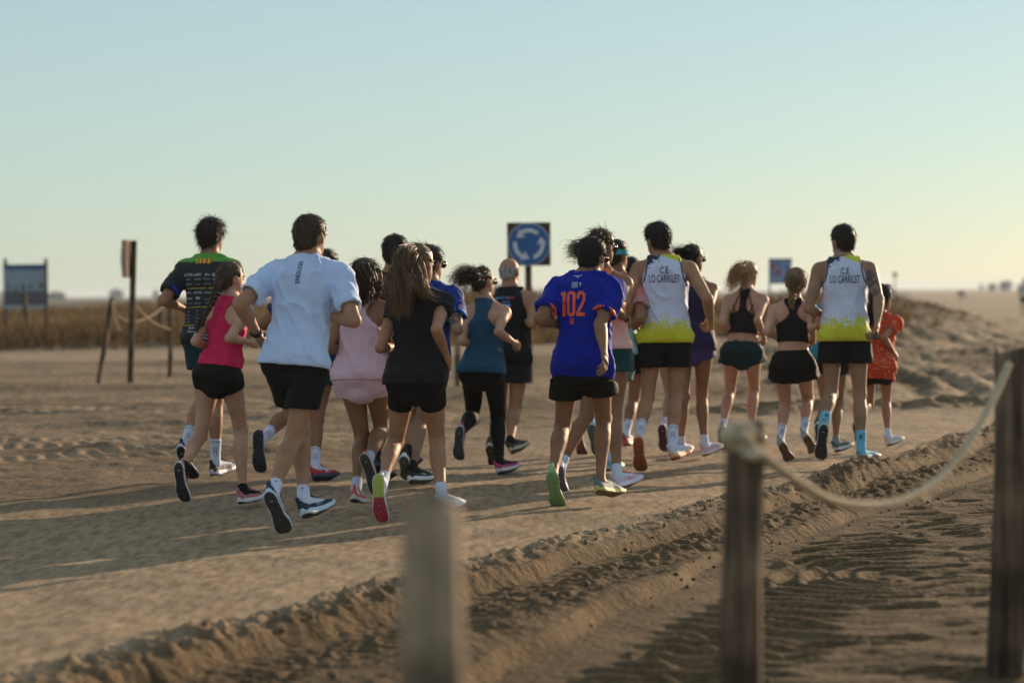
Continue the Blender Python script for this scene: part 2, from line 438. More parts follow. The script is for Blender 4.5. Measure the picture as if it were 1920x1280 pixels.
def comps(V, Q, least=30):
    if len(V) == 0: return []
    lb = np.arange(len(V))
    for _ in range(400):
        m_ = lb[Q].min(1); n_ = lb.copy()
        for i in range(4): np.minimum.at(n_, Q[:, i], m_)
        n_ = n_[n_]
        if (n_ == lb).all(): break
        lb = n_
    return [compact(V, Q, lb[Q[:, 0]] == c) for c in np.unique(lb) if (lb[Q[:, 0]] == c).sum() >= least]
def decal(p, tgt, target_obj, V2, F2, centre, right, up, scale, mt, name='lettering', lift=.0035, sub=None, sy=None):
    """lay a flat print on a garment: each point dropped onto the cloth along the view of someone standing behind"""
    if sub: V2, F2 = refine(V2, F2, sub)
    right = nrm(right); up = nrm(up); n = np.cross(right, up); n = nrm(n); c = np.array(centre, float); out = []
    sy = sy or scale
    for x, y in V2:
        q = c+right*x*scale+up*y*sy; o = q+n*.45
        hit, no, _, _ = tgt.ray_cast(Vector(o), Vector(-n))
        if hit is None:
            hit, no, _, _ = tgt.find_nearest(Vector(q))
        out.append(np.array(hit)+n*lift)
    V = np.array(out)
    o = mk(name, p.loc2(V), [list(f) for f in F2], mt, target_obj, smooth=False); return o

# ------------------------------------------------------------------ the runner
PROF = {
 'm': dict(hs=[-.13, -.05, .05, .2, .38, .55, .72, .86, .95, 1.0], rx=[.10, .152, .160, .152, .142, .152, .168, .166, .12, .072],
           ry=[.075, .098, .102, .098, .095, .104, .110, .098, .072, .055], oy=[-.01, -.02, -.022, -.006, .004, .006, 0, -.010, -.018, -.018]),
 'f': dict(hs=[-.13, -.05, .05, .2, .38, .55, .72, .86, .95, 1.0], rx=[.10, .160, .170, .150, .122, .130, .146, .142, .095, .060],
           ry=[.08, .105, .108, .096, .082, .090, .108, .086, .060, .046], oy=[-.01, -.025, -.026, -.008, .004, .006, .004, -.010, -.016, -.016])}
def runner(s):
    p = Person(); H = s['H']; k = H/1.75; sex = s.get('sex', 'm'); fat = s.get('fat', 1.0); f_ = k*fat
    far = s.get('h', .0082)
    nx, ny = s['neck']; Y = gdist(s['px'], s['gy']); lean = s.get('lean', .07)
    Lt = .305*H
    yaw = R_(s.get('yaw', 20)); yc = R_(s.get('yawc', s.get('yaw', 20)))
    fw = np.array([math.sin(yaw), math.cos(yaw), 0]); rt = np.array([math.cos(yaw), -math.sin(yaw), 0])
    fwc = np.array([math.sin(yc), math.cos(yc), 0]); rtc = np.array([math.cos(yc), -math.sin(yc), 0])
    tilt = s.get('tilt', 0.0); rtc = nrm(rtc+np.array([0, 0, tilt])); rt = nrm(rt+np.array([0, 0, s.get('htilt', 0.0)]))
    pel = W(s['px'], ny+Lt*FPX/Y*.99, Y)
    Yn = Y+lean*Lt/.31*.31*2; neck = W(nx, ny, Yn)
    spine = nrm(neck-pel); neck = pel+spine*Lt
    hw = s.get('hw', .100 if sex == 'm' else .090)*H; hh = .050*H
    sh = {q: neck-spine*.072*k+rtc*hw*q+fwc*.006 for q in (-1, 1)}
    hip = {q: pel+rt*hh*q for q in (-1, 1)}
    arm = {}; leg = {}
    for q, a, b in ((-1, 'le', 'lw'), (1, 're', 'rw')):
        e = ray_child(sh[q], *s[a][:2], .172*H, s[a][2]); w_ = ray_child(e, *s[b][:2], .146*H, s[b][2]); arm[q] = (sh[q], e, w_)
    for q, a, b in ((-1, 'lk', 'la'), (1, 'rk', 'ra')):
        e = ray_child(hip[q], *s[a][:2], .242*H, s[a][2]); w_ = ray_child(e, *s[b][:2], .243*H, s[b][2]); leg[q] = (hip[q], e, w_)
    # head frame
    hy = R_(s.get('hyaw', s.get('yaw', 20))); top = W(s['top'][0], s['top'][1], Yn+.03+s.get('hdz', 0))
    hup = nrm(nrm(top-neck)*.6+np.array([0, 0, .6])); hf = np.array([math.sin(hy), math.cos(hy), s.get('pitch', -.10)]); hf = nrm(hf-hup*(hf@hup)); hr = np.cross(hf, hup)
    hk = H/1.75*s.get('hs', 1.0) if H > 1.6 else 1.6/1.75*s.get('hs', 1.0)
    hc = top-hup*.112*hk; hfr = (hr, hf, hup)
    pts = [pel, neck, top]+[v for a in arm.values() for v in a]+[v for a in leg.values() for v in a]
    pts = np.array(pts); g = Grid(pts.min(0)-np.array([.16, .16, .14]), pts.max(0)+np.array([.16, .16, .06]), far)
    P_ = PROF[sex]; hs = P_['hs']; rx = np.array(P_['rx'])*f_*(.91 if sex == 'm' else .94); ry = np.array(P_['ry'])*f_; oy = np.array(P_['oy'])*k
    T = g.new(); w = g.win([pel, neck], .32)
    put(T, w, loft(g, w, pel, neck, rt, hs, rx, ry, oy=oy, n=2.35, lat2=rtc))
    bk = -np.cross(spine, rt)
    for q in (-1, 1):
        c = hip[q]-fw*.042*k-spine*.012*k+rt*q*.012; wi = g.win([c], .16); put(T, wi, ell(g, wi, c, (rt, fw, spine), np.array([.078, .072, .088])*f_), .03)
        c = neck-spine*.15*k+rtc*q*.075*k-fwc*.062*k; wi = g.win([c], .14); put(T, wi, ell(g, wi, c, (rtc, fwc, spine), np.array([.052, .036, .075])*f_), .03)
        a = neck+hup*.035*k-fwc*.01; b = sh[q]+spine*.012*k-rtc*q*.01
        wi = g.win([a, b], .14); put(T, wi, loft(g, wi, a, b, fwc, [0, .5, 1], [.040*f_]*3, [.034*f_, .032*f_, .036*f_]), .035)
    N = g.new(); nr = (.058 if sex == 'm' else .047)*f_**.5*k**.5; a = neck-spine*.05*k+fwc*.008; b = hc-hup*.045*hk-hf*.012; w = g.win([a, b], .14)
    put(N, w, loft(g, w, a, b, rtc, [0, .5, 1], [nr*1.1, nr, nr*.98], [nr*1.05, nr, nr*1.02]))
    Hd = g.new(); w = g.win([hc], .2)
    put(Hd, w, ell(g, w, hc+hup*.020*hk-hf*.006, hfr, np.array([.075, .094, .092])*hk))
    put(Hd, w, ell(g, w, hc-hup*.048*hk+hf*.030*hk, hfr, np.array([.056, .062, .068])*hk), .02)
    put(Hd, w, ell(g, w, hc-hup*.090*hk+hf*.062*hk, hfr, np.array([.026, .022, .022])*hk), .018)
    put(Hd, w, ell(g, w, hc-hup*.018*hk+hf*.096*hk, hfr, np.array([.012, .020, .024])*hk), .012)
    put(Hd, w, ell(g, w, hc-hup*.058*hk+hf*.082*hk, hfr, np.array([.022, .014, .010])*hk), .008)
    for q in (-1, 1):
        put(Hd, w, ell(g, w, hc-hup*.012*hk-hf*.010*hk+hr*q*.078*hk, (nrm(hr*q-hf*.5), nrm(hf+hr*q*.5), hup), np.array([.008, .019, .032])*hk), .006)
        put(Hd, w, ell(g, w, hc+hup*.022*hk+hf*.078*hk+hr*q*.03*hk, hfr, np.array([.026, .014, .010])*hk), .01)
    A = {}; AU = {}; ak = f_*(1.0 if sex == 'm' else .86); armt = {}
    for q in (-1, 1):
        S, E, Wr = arm[q]; F1 = g.new(); w = g.win([S, E], .17)
        lat = nrm(np.cross(E-S, Wr-E)+1e-6*rt)
        put(F1, w, loft(g, w, S, E, lat, [0, .15, .4, .6, .85, 1], np.array([.050, .052, .047, .044, .038, .037])*ak, np.array([.052, .054, .050, .046, .038, .038])*ak))
        put(F1, w, ell(g, w, S-spine*.012, (rtc, fwc, spine), np.array([.058, .055, .062])*ak), .02)
        AU[q] = F1; F2 = F1.copy(); w = g.win([E, Wr], .12)
        put(F2, w, loft(g, w, E, Wr, lat, [0, .2, .45, .75, 1, 1.12], np.array([.037, .042, .038, .029, .025, .026])*ak, np.array([.037, .040, .035, .025, .019, .018])*ak), .012)
        A[q] = F2
    Lg = {}; LU = {}; lk_ = f_*(1.0 if sex == 'm' else 1.0)
    for q in (-1, 1):
        h0, kn, an = leg[q]; F1 = g.new(); w = g.win([h0, kn], .2)
        put(F1, w, loft(g, w, h0, kn, rt, [0, .2, .45, .7, .88, 1], np.array([.078, .076, .067, .056, .050, .049])*lk_, np.array([.087, .085, .075, .062, .054, .052])*lk_, oy=np.array([.0, .0, -.004, -.002, .004, .006])*k))
        LU[q] = F1; F2 = F1.copy(); w = g.win([kn, an], .14)
        put(F2, w, loft(g, w, kn, an, rt, [0, .12, .28, .42, .62, .85, 1, 1.04], np.array([.048, .046, .051, .049, .037, .029, .030, .030])*lk_, np.array([.051, .050, .058, .056, .042, .032, .035, .034])*lk_, oy=np.array([0, .006, .018, .018, .008, .0, -.002, -.002])*k), .016)
        Lg[q] = F2
    # feet
    feet = {}
    for q, a, b in ((-1, 'lh', 'lt'), (1, 'rh', 'rt')):
        an = leg[q][2]; Yh = an[1]-.03; hl = W(*s[a], Yh); sg = s[b][2] if len(s[b]) > 2 else 1
        tip = ray_child(hl, s[b][0], s[b][1], .28*k, sg); fd = nrm(tip-hl)
        shin = nrm(leg[q][1]-an); up = shin*.55+fw*.10 if fd[2] > -.3 else shin*.15+fw*.5+np.array([0, .7, 0]); up = nrm(up-fd*(up@fd)); sc = .295*H/1.75/.30*s.get('shoe', 1.0)
        latf = np.cross(fd, up); # right of foot
        M = np.stack([fd, -latf, up], 1)*sc           # template x fwd, y left, z up
        org = an-M@np.array([.066, 0, .092]); feet[q] = (M, org, sc)
        c0 = org+M@np.array([.066, 0, .075]); c1 = org+M@np.array([.22, 0, .045]); w = g.win([c0, c1, an], .09)
        put(Lg[q], w, loft(g, w, c0, c1, latf, [0, .5, 1], np.array([.026, .026, .030])*sc, np.array([.026, .020, .014])*sc), .012)
        hb = org+M@np.array([.03, 0, .055]); put(Lg[q], w, loft(g, w, hb, c0, latf, [0, 1], np.array([.020, .026])*sc, np.array([.02, .026])*sc), .01)
    # combine the body
    B = T.copy(); B = smin(B, N, .025); w = g.win([hc], .2); put(B, w, Hd[w], .015)
    for q in (-1, 1):
        S = arm[q][0]; w = g.win(list(arm[q]), .12); X, Yy, Z = g.xyz(w); D = np.sqrt((X-S[0])**2+(Yy-S[1])**2+(Z-S[2])**2)
        B[w] = smin(B[w], A[q][w], .036*np.clip(1-(D-.06)/.10, .1, 1))
    LL = np.minimum(Lg[-1], Lg[1]); w = g.win([leg[1][0], leg[-1][0]], .14); B[w] = smin(B[w], LL[w], .028); B = np.minimum(B, LL)
    ax, la, de = frame(spine, rt); hh_ = (g.dot(None, pel, spine)/Lt)
    w = (slice(None),)*3
    th = np.clip(hh_, 0, 1); _, lb, db = frame(spine, rtc); ang = math.atan2(lb@de, lb@la)
    u0 = g.dot(None, pel, la); v0 = g.dot(None, pel, de); c_ = np.cos(th*ang); s_ = np.sin(th*ang); U = u0*c_+v0*s_; Vd = -u0*s_+v0*c_
    # --- garments
    tp = s['top_']; bt = s['bot']; wT = g.win([pel, neck]+[v for a in arm.values() for v in a[:2]], .17)
    kind = tp['kind']; hem = tp.get('hem', -.04); ez = tp.get('ease', .018)
    eh = np.interp(hs, [-.1, .3, .7, .95, 1.0], np.array([1.3, 1.45, .8, .3, .3])*ez)
    Sh = np.full(g.n, .4, np.float32)
    sf = loft(g, wT, pel, neck, rt, hs, np.maximum(rx, rx*0)+eh, ry+eh*.9, oy=oy, n=2.35, lat2=rtc)
    tl = T[wT]-tp.get('off', .007)
    if not tp.get('tight'): tl = np.minimum(T[wT], np.where(hh_[wT] > hem-.08, LL[wT], .4))-np.interp(hh_[wT], [hem, hem+.22], [.019, .007]).astype(np.float32)
    sf = smin(sf, tl, .02)
    trim = np.full(sf.shape, .4, np.float32); trims = []
    if kind in ('tee',):
        for q in (-1, 1):
            S, E, Wr = arm[q]; sl = tp.get('sleeve', .62); fr = tp.get('flare', .016)
            t = g.dot(wT, S, nrm(E-S))/(.172*H)
            sv = loft(g, wT, S+nrm(S-E)*.0, E, rtc, [0, .3, 1], np.array([.052, .050+fr, .047+fr*1.7])*ak, np.array([.054, .053+fr, .050+fr*1.7])*ak)
            sv = np.minimum(sv, AU[q][wT]-.009); sv = smax(sv, (t-sl)*.172*H, .002)
            # open cuff
            hol = np.maximum(AU[q][wT]-.006, (sl-.12-t)*.172*H); sv = np.maximum(sv, -hol)
            sf = smin(sf, sv, .03)
            if tp.get('cuff'): trims.append((AU[q][wT]-.034, np.abs((t-sl)*.172*H+tp['cuff'][0]/2)-tp['cuff'][0]/2))
    else:
        mh, mw = tp['mask']
        msk = np.abs(U[wT])-np.interp(hh_[wT], mh, np.array(mw)*k)
        if 'scoop' in tp:
            sh0, swd = tp['scoop']; sc_ = np.minimum((hh_[wT]-sh0)*Lt, swd*k-np.abs(U[wT])); msk = np.maximum(msk, sc_)
        sf = smax(sf, msk.astype(np.float32), .004)
    Shx = np.full(g.n, .4, np.float32); Shx[wT] = sf
    sf = smax(sf, ((hem-hh_[wT])*Lt).astype(np.float32), .002)
    if not tp.get('tight'):
        hol = np.maximum(B[wT]-.006, (hh_[wT]-hem-.05)*Lt); sf = np.maximum(sf, -hol)
    sf = np.maximum(sf, -(N[wT]-.009)); nb = ((hh_[wT]-tp.get('ntop', 1.05))*Lt).astype(np.float32); sf = smax(sf, nb, .003); Sh[wT] = sf
    if tp.get('collar'): trim = np.minimum(trim, np.maximum(np.maximum(np.maximum(sf-.0028, nb-.003), N[wT]-.009-tp['collar'][0]), -(N[wT]-.007)))
    for pa, pb in trims: trim = np.minimum(trim, np.maximum(np.maximum(sf-.0035, pa), pb))
    Tr = np.full(g.n, .4, np.float32); Tr[wT] = trim
    Sb = np.full(g.n, .4, np.float32); wB = g.win([pel+spine*.1]+[v for a in leg.values() for v in (a[:2] if bt['kind'] != 'leggings' else a)], .2)
    be = bt.get('ease', .006)
    bf = loft(g, wB, pel, neck, rt, hs, rx+be, ry+be, oy=oy, n=2.35, lat2=rtc); bf = np.minimum(bf, T[wB]-.005)
    wst = bt.get('waist', .14); bf = smax(bf, ((hh_[wB]-wst)*Lt).astype(np.float32), .004)
    ln = bt['len']; thf = None; lw = .242*H
    for q in (-1, 1):
        h0, kn, an = leg[q]; t = g.dot(wB, h0, nrm(kn-h0))/lw; dn = nrm(nrm(kn-h0)*.35+np.array([0, 0, -.65]) if bt.get('flare', 0) > .015 else nrm(kn-h0)); tp_ = g.dot(wB, h0+nrm(kn-h0)*lw*ln, dn)
        src = Lg[q] if bt['kind'] == 'leggings' else LU[q]
        fl = bt.get('flare', .004)
        z = src[wB]-(.005+be*.3+np.clip((t+.12)/(ln+.12), 0, 1.1)*fl)
        if bt['kind'] != 'leggings': z = smax(z, tp_, .002)
        else:
            ta = g.dot(wB, kn, nrm(an-kn))/(.243*H); z = smax(z, (ta-bt.get('ankle', .86))*.243*H, .004)
        thf = z if thf is None else smin(thf, z, .004)
        if fl > .015:
            hol = np.maximum(Lg[q][wB]-.008, -.04-tp_); thf = np.maximum(thf, -hol)
    bf = smin(bf, thf, .02); Sb[wB] = bf
    # keep bottoms beneath the top where they overlap
    Sb = np.where(hh_ > hem-.004/Lt, np.maximum(Sb, Shx+.010), Sb) if hem < .12 else Sb
    # --- root
    loc = np.array([pel[0], pel[1], 0.0]); root = empty(s.get('name', 'person'), loc, -yaw)
    tag(root, s['label'], s.get('cat', 'person'), s.get('group', 'runners on the sand track'))
    Rm = np.stack([np.array([math.cos(yaw), -math.sin(yaw), 0]), np.array([math.sin(yaw), math.cos(yaw), 0]), np.array([0, 0, 1.0])])   # world -> local rows
    p.loc2 = lambda V: (np.asarray(V)-loc)@Rm.T
    p.root = root; skin = s['skin']
    # --- body mesh
    V, Q = nets(B, g, 1); hid = np.minimum(sample(Sh, g, V), sample(Sb, g, V)) < -.013
    keep = ~hid[Q].all(1); V, Q = compact(V, Q, keep)
    parts = [(V, Q)]
    for q in (-1, 1):
        S, E, Wr = arm[q]; x = nrm(Wr-E); hc_ = s.get('hand'+('L' if q < 0 else 'R'), .95)
        yv = np.array([0, 0, 1.0])*.8+fw*.2+x*0; yv = nrm(yv-x*(yv@x)); zv = rt*q
        zv = nrm(zv-x*(zv@x)-yv*(zv@yv)) if abs(zv@x) < .97 else nrm(np.cross(x, yv))
        if 'droop' in s and s['droop'] == q: yv = nrm(fw-x*(fw@x)); zv = nrm(np.cross(x, yv)); zv = zv if zv@(rt*q) > 0 else -zv
        M = np.stack([x, yv, zv], 1)*k*(.98 if sex == 'm' else .88)
        hv, hq = HANDS[hc_ if hc_ in HANDS else .95]; Vh = hv@M.T+Wr-x*.004; parts.append((Vh, hq if np.linalg.det(M) > 0 else hq[:, ::-1]))
        p.__dict__['hand%d' % q] = Wr+x*.07*k; p.__dict__['hx%d' % q] = x
    Vb, Qb = join(parts)
    body = mk('body', p.loc2(Vb), Qb, skin, root)
    if s.get('ink'):
        me = body.data; at = me.attributes.new('ink', 'FLOAT', 'POINT'); val = np.zeros(len(Vb), np.float32)
        for q, t0, t1 in s['ink']:
            S, E, Wr = arm[q]; d = nrm(E-S); t = (Vb-S)@d/(.172*H); rr = np.linalg.norm((Vb-S)-np.outer((Vb-S)@d, d), axis=1)
            val = np.maximum(val, ((t > t0) & (t < t1) & (rr < .085)).astype(np.float32))
        at.data.foreach_set('value', val)
    # eyes
    for q in (-1, 1):
        mb = MB(); c = hc+hup*.004*hk+hf*.078*hk+hr*q*.031*hk
        mb.tube([c-hf*.011, c-hf*.006, c, c+hf*.006, c+hf*.0105], np.array([.004, .0105, .012, .010, .004])*hk, 8); e = mb.build('eye', MAT['eye'], None, True)
        e.data.vertices.foreach_set('co', p.loc2(np.array(mb.V)).astype(np.float32).ravel()); e.parent = root
    # --- garment meshes
    def cloth(Fd, name, mt, amp, seed, freq=(11, 11, 6), fade=True):
        V, Q = nets(Fd, g, 1)
        if len(V) == 0: return None, None
        n_ = vnorm(V, Q); L_ = p.loc2(V)
        sk = L_+np.array([.0, 0, 0]); sk[:, 0] += L_[:, 2]*.5
        a_ = 1-np.abs(noise3(sk*np.array(freq)+seed, seed)); b_ = 1-np.abs(noise3(L_*np.array([24, 24, 13.])-seed, seed+5))
        d_ = amp*(a_**4*1.5+b_**4*.6-.35)
        if fade: hv = np.abs(((V-pel)@spine)/Lt-hem)*Lt; d_ = d_*np.clip(hv/.05, .12, 1)
        V = V+n_*d_[:, None]
        o = mk(name, p.loc2(V), Q, mt, root); bv = BVHTree.FromPolygons([tuple(v) for v in V], [tuple(q_) for q_ in Q.tolist()])
        return o, bv
    zl = (pel+spine*hem*Lt)[2]; zh = neck[2]
    mt = tp['mat'](zl, zh) if callable(tp['mat']) else tp['mat']
    p.topo, p.tbv = cloth(Sh, tp.get('name', 'shirt'), mt, tp.get('wr', .009), s.get('seed', 1))
    if tp.get('cuff') or tp.get('collar'):
        V, Q = nets(Tr, g, 0)
        for Vc, Qc in comps(V, Q): mk('trim', p.loc2(Vc), Qc, (tp.get('cuff') or tp.get('collar'))[1], p.topo)
    p.boto, p.bbv = cloth(Sb, bt.get('name', 'shorts'), bt['mat'], bt.get('wr', .004), s.get('seed', 1)+3, (9, 9, 9), False)
    # --- socks
    for q, key in ((-1, 'L'), (1, 'R')):
        sk = s.get('sock'); h0, kn, an = leg[q]
        if sk:
            w = g.win([an, kn], .1); t = g.dot(w, kn, nrm(an-kn))/(.243*H); F1 = np.full(g.n, .4, np.float32)
            z = Lg[q][w]-.0045; z = smax(z, (1-sk['h']-t)*.243*H, .002); z = np.maximum(z, (t-1.10)*.243*H)
            M, org, sc = feet[q]; F1[w] = z
            V, Q = nets(F1, g, 1)
            if len(V):
                so_ = mk('sock', p.loc2(V), Q, sk['mat'], root)
                if sk.get('doodle'):
                    bv = BVHTree.FromPolygons([tuple(v) for v in V], [tuple(q_) for q_ in Q.tolist()])
                    ax_ = nrm(kn-an); rr = nrm(np.cross(np.array([0, 1.0, 0]), ax_)); rr = rr if rr[0] > 0 else -rr
                    cc = an+ax_*.243*H*(sk['h']*.42); up = ax_
                    D = doodle2d()
                    decal(p, bv, so_, D[0], D[1], cc+rr*.0, rr, up, .030*k, MAT['ink'], 'sock_drawing', .0015)
                    D = text2d(sk['doodle'], .01, 1.0)
                    decal(p, bv, so_, D[0], D[1], an+ax_*.243*H*(sk['h']*.86), rr, up, .0135*k, MAT['ink'], 'lettering', .0015)
                if sk.get('mark'):
                    bv = BVHTree.FromPolygons([tuple(v) for v in V], [tuple(q_) for q_ in Q.tolist()])
                    ax_ = nrm(kn-an); rr = nrm(np.cross(np.array([0, 1.0, 0]), ax_)); rr = rr if rr[0] > 0 else -rr
                    D = text2d(sk['mark'], .03, 1.0); decal(p, bv, so_, D[0], D[1], an+ax_*.243*H*(sk['h']*.62), rr, ax_, sk.get('ms', .03)*k, sk.get('mm', MAT['ink']), 'lettering', .0015)
    # --- shoes
    shc = s['shoes']
    for q in (-1, 1):
        M, org, sc = feet[q]; shc = s.get('shoesR', s['shoes']) if q > 0 else s['shoes']
        d = SHOE[1 if q > 0 else -1]
        Ml = Rm@M; ol = Rm@(org-loc); M4 = Matrix([[*Ml[0], ol[0]], [*Ml[1], ol[1]], [*Ml[2], ol[2]], [0, 0, 0, 1]])
        par = None
        for nm in ('shoe', 'sole', 'outsole', 'laces', 'side_stripe', 'side_stripe2'):
            if shc.get(nm.rstrip('2')) is None: continue
            o = bpy.data.objects.new(nm.rstrip('2'), d[nm]); COL.objects.link(o); 
            if not d[nm].materials: d[nm].materials.append(None)
            if nm == 'shoe': o.parent = root; o.matrix_basis = M4; par = o
            else: o.parent = par
            o.material_slots[0].link = 'OBJECT'; o.material_slots[0].material = shc[nm.rstrip('2')]
    # --- hair
    ha = s['hair']; st = ha['style']; hm = ha['mat']; w = g.win([hc], .2); Hf = np.full(g.n, .4, np.float32)
    th_ = ha.get('thick', .014)
    hq = ell(g, w, hc+hup*.024*hk-hf*.008, hfr, np.array([.075+th_, .092+th_, .090+th_*1.2])*hk)
    napes = ell(g, w, hc-hup*.045*hk-hf*.050*hk, hfr, np.array([.056, .045, .050])*hk); hq = smin(hq, napes, .02)
    qf = g.dot(w, hc, hf)/hk; qu = g.dot(w, hc, hup)/hk; qr = g.dot(w, hc, hr)/hk
    nape = ha.get('nape', -.075)
    bound = nape+.55*np.clip(qf+.085, 0, 1)+np.clip(qf-.0, 0, 1)*1.3
    cut = np.maximum(bound-qu, (qf-.083-.0)*np.where(qu < .07, 1.0, .6))*hk
    # ears stay clear
    ear = .030-np.sqrt((qf+.008)**2+((qu+.012)*.85)**2); ear = np.where(np.abs(qr) > .05, ear, -1)*hk
    if not ha.get('cover_ears'): cut = np.maximum(cut, ear)
    if ha.get('bald'): cut = np.maximum(cut, (qu-.035)*hk)
    hq = smax(hq, cut.astype(np.float32), .004); Hf[w] = hq
    V, Q = nets(Hf, g, 1); n_ = vnorm(V, Q); L_ = (V-hc)
    cs = np.stack([L_@hr, L_@hf, L_@hup], 1)
    nz = noise3(cs*np.array([70, 22, 25.])+3.7, s.get('seed', 1)); nz2 = noise3(cs*np.array([150, 40, 50.]), 5)
    V = V+n_*((nz*.0022+nz2*.0018)*ha.get('rough', 1.0))[:, None]
    parts = [(V, Q)]
    ns = ha.get('n', 900); ln_ = ha.get('ln', .022)
    flow = ha.get('flow', 'down'); rg = np.random.default_rng(s.get('seed', 1)+50)
    ii = rg.integers(0, len(V), ns); rt0 = V[ii]-n_[ii]*.003; nn = n_[ii]
    if flow == 'down': tgt = -hup*.9-hf*.25+0*nn
    elif flow == 'back':
        tie = hc+ha.get('tie', -.05)*hup*hk-hf*.11*hk; tgt = nrm3(tie-rt0)
    else: tgt = hup*.6-hf*.6+0*nn
    tgt = tgt-nn*np.sum(tgt*nn, 1, keepdims=True)
    dr = nrm3(tgt)*.9+nn*ha.get('lift', .45)+rg.normal(size=(ns, 3))*ha.get('mess', .25); dr = nrm3(dr)
    L3 = ln_*rg.uniform(.5, 1.3, (ns, 1)); m_ = 4; tt = np.linspace(0, 1, m_)[None, :, None]
    sag = nrm3(tgt)[:, None]*(tt**2)*L3[:, None]*.5
    C_ = rt0[:, None]+dr[:, None]*tt*L3[:, None]+sag
    parts.append(ribbons(C_, np.array([.0032, .0026, .0018, .0008])*ha.get('w', 1.0)))
    for j, lk in enumerate(ha.get('locks', [])):
        gd = [W(x, y, hc[1]+dz) for x, y, dz in lk['path']]
        if lk.get('braid'): parts.append(braid_mesh(gd, lk['rad'], lk.get('turns', 7)))
        else:
            if lk.get('core', .6):
                mb = MB(); rr = np.interp(np.linspace(0, 1, 14), np.linspace(0, 1, len(lk['rad'])), lk['rad'])*lk.get('core', .6)
                sp = spline(gd, 14); ke = int(14*lk.get('clen', .85)); mb.tube(sp[:ke], rr[:ke]*np.linspace(1, .5, ke), 8)
                parts.append((np.array(mb.V), np.array([f_[:4] for f_ in mb.F])))
            parts.append(lock(gd, lk['rad'], lk.get('n', 260), lk.get('w', .0034), lk.get('frizz', .012), lk.get('wave', 0), seed=j+s.get('seed', 1)*7))
    V, Q = join(parts); p.hair = mk('hair', p.loc2(V), Q, hm, root)
    # --- extras
    p.hc, p.hf, p.hr, p.hup, p.hk, p.k, p.neck, p.pel, p.spine, p.rtc, p.fwc, p.arm, p.leg, p.H = hc, hf, hr, hup, hk, k, neck, pel, spine, rtc, fwc, arm, leg, H
    if s.get('glasses'):
        mb = MB(); lens = MB()
        for q in (-1, 1):
            a = hc+hup*.004*hk+hr*q*.077*hk; mb.tube([a-hf*.022*hk, a+hf*.04*hk, a+hf*.088*hk-hr*q*.010*hk], .0028, 6)
            c = hc+hup*.002*hk+hf*.100*hk+hr*q*.034*hk; lens.tube([c-hf*.002-hr*q*0, c+hf*.002], [.026*hk, .026*hk], 14)
        gl = mk('sunglasses', p.loc2(np.array(mb.V)), mb.F, s['glasses'], root, True); mk('lens', p.loc2(np.array(lens.V)), lens.F, MAT['lens'], gl, True)
    if s.get('watch'):
        q, mtw = s['watch']; S, E, Wr = arm[q]; x = nrm(Wr-E); c = Wr-x*.022*k; mb = MB(); mb.tube([c-x*.011, c-x*.010, c+x*.010, c+x*.011], np.array([.025, .0295, .0295, .025])*ak*1.05, 14)
        wt = mk('watch', p.loc2(np.array(mb.V)), mb.F, mtw, root, True)
        zv = nrm(rt*q-x*(rt@x)*q); mb = MB(); mb.tube([c+zv*.024*ak, c+zv*.034*ak, c+zv*.036*ak], np.array([.018, .018, .015])*k, 14); mk('watch_face', p.loc2(np.array(mb.V)), mb.F, MAT['lens'], wt, True)
    return p
def doodle2d():
    pts = []
    for i in range(20):
        a = 2*math.pi*i/20; r = 1.0+(.35 if i in (3, 7) else 0)+.08*math.sin(3*a)
        pts.append((r*math.cos(a)*.8, r*math.sin(a)))
    body = [(-.7, -.6), (-1.0, -2.2), (.3, -2.6), (1.0, -2.1), (.75, -.6)]
    V = []; F_ = []
    def line(P, wd, closed):
        n = len(P)
        for i in range(n if closed else n-1):
            a = np.array(P[i]); b = np.array(P[(i+1) % n]); d = nrm(b-a); nn = np.array([-d[1], d[0]])*wd; k = len(V)
            V.extend([a-nn, b-nn, b+nn, a+nn]); F_.append([k, k+1, k+2, k+3])
    line(pts, .09, True); line(body, .09, False); line([(-.35, .1), (.0, -.15), (.35, .1)], .08, False)
    return np.array(V)*.5+np.array([0, .35]), F_
# ------------------------------------------------------------------ the ground
RX0, RY0, RSL = -0.726, 10.28, 0.44          # line of the ridge that edges the running track
RC = 1/math.sqrt(1+RSL*RSL)
def track_s(X, Y): return (X-RX0-RSL*(Y-RY0))*RC
def track_t(X, Y): return ((Y-RY0)+RSL*(X-RX0))*RC
def bumpf(x, c, w): return np.exp(-((x-c)/w)**2)
def sstep(x, a, b):
    t = np.clip((x-a)/(b-a), 0, 1); return t*t*(3-2*t)
MOUNDS = [  # X, Y, rx, ry, height
 (-1.6, 74, 3.2, 7, .95), (1.4, 80, 3.5, 7, .75), (9.5, 86, 3.6, 8, .75), (5.6, 78, 2.2, 7, .55), (13.6, 94, 3.4, 9, .72), (15.6, 104, 3.4, 10, .6),
 (3.0, 52, 3.0, 3.5, .25), (9, 60, 3, 4, .35), (-9, 60, 5, 3, .2), (11.5, 47, 3, 2.5, .2)]
def mod_(t): return .55+.45*noise2(t*.8+5, t*0, 36)
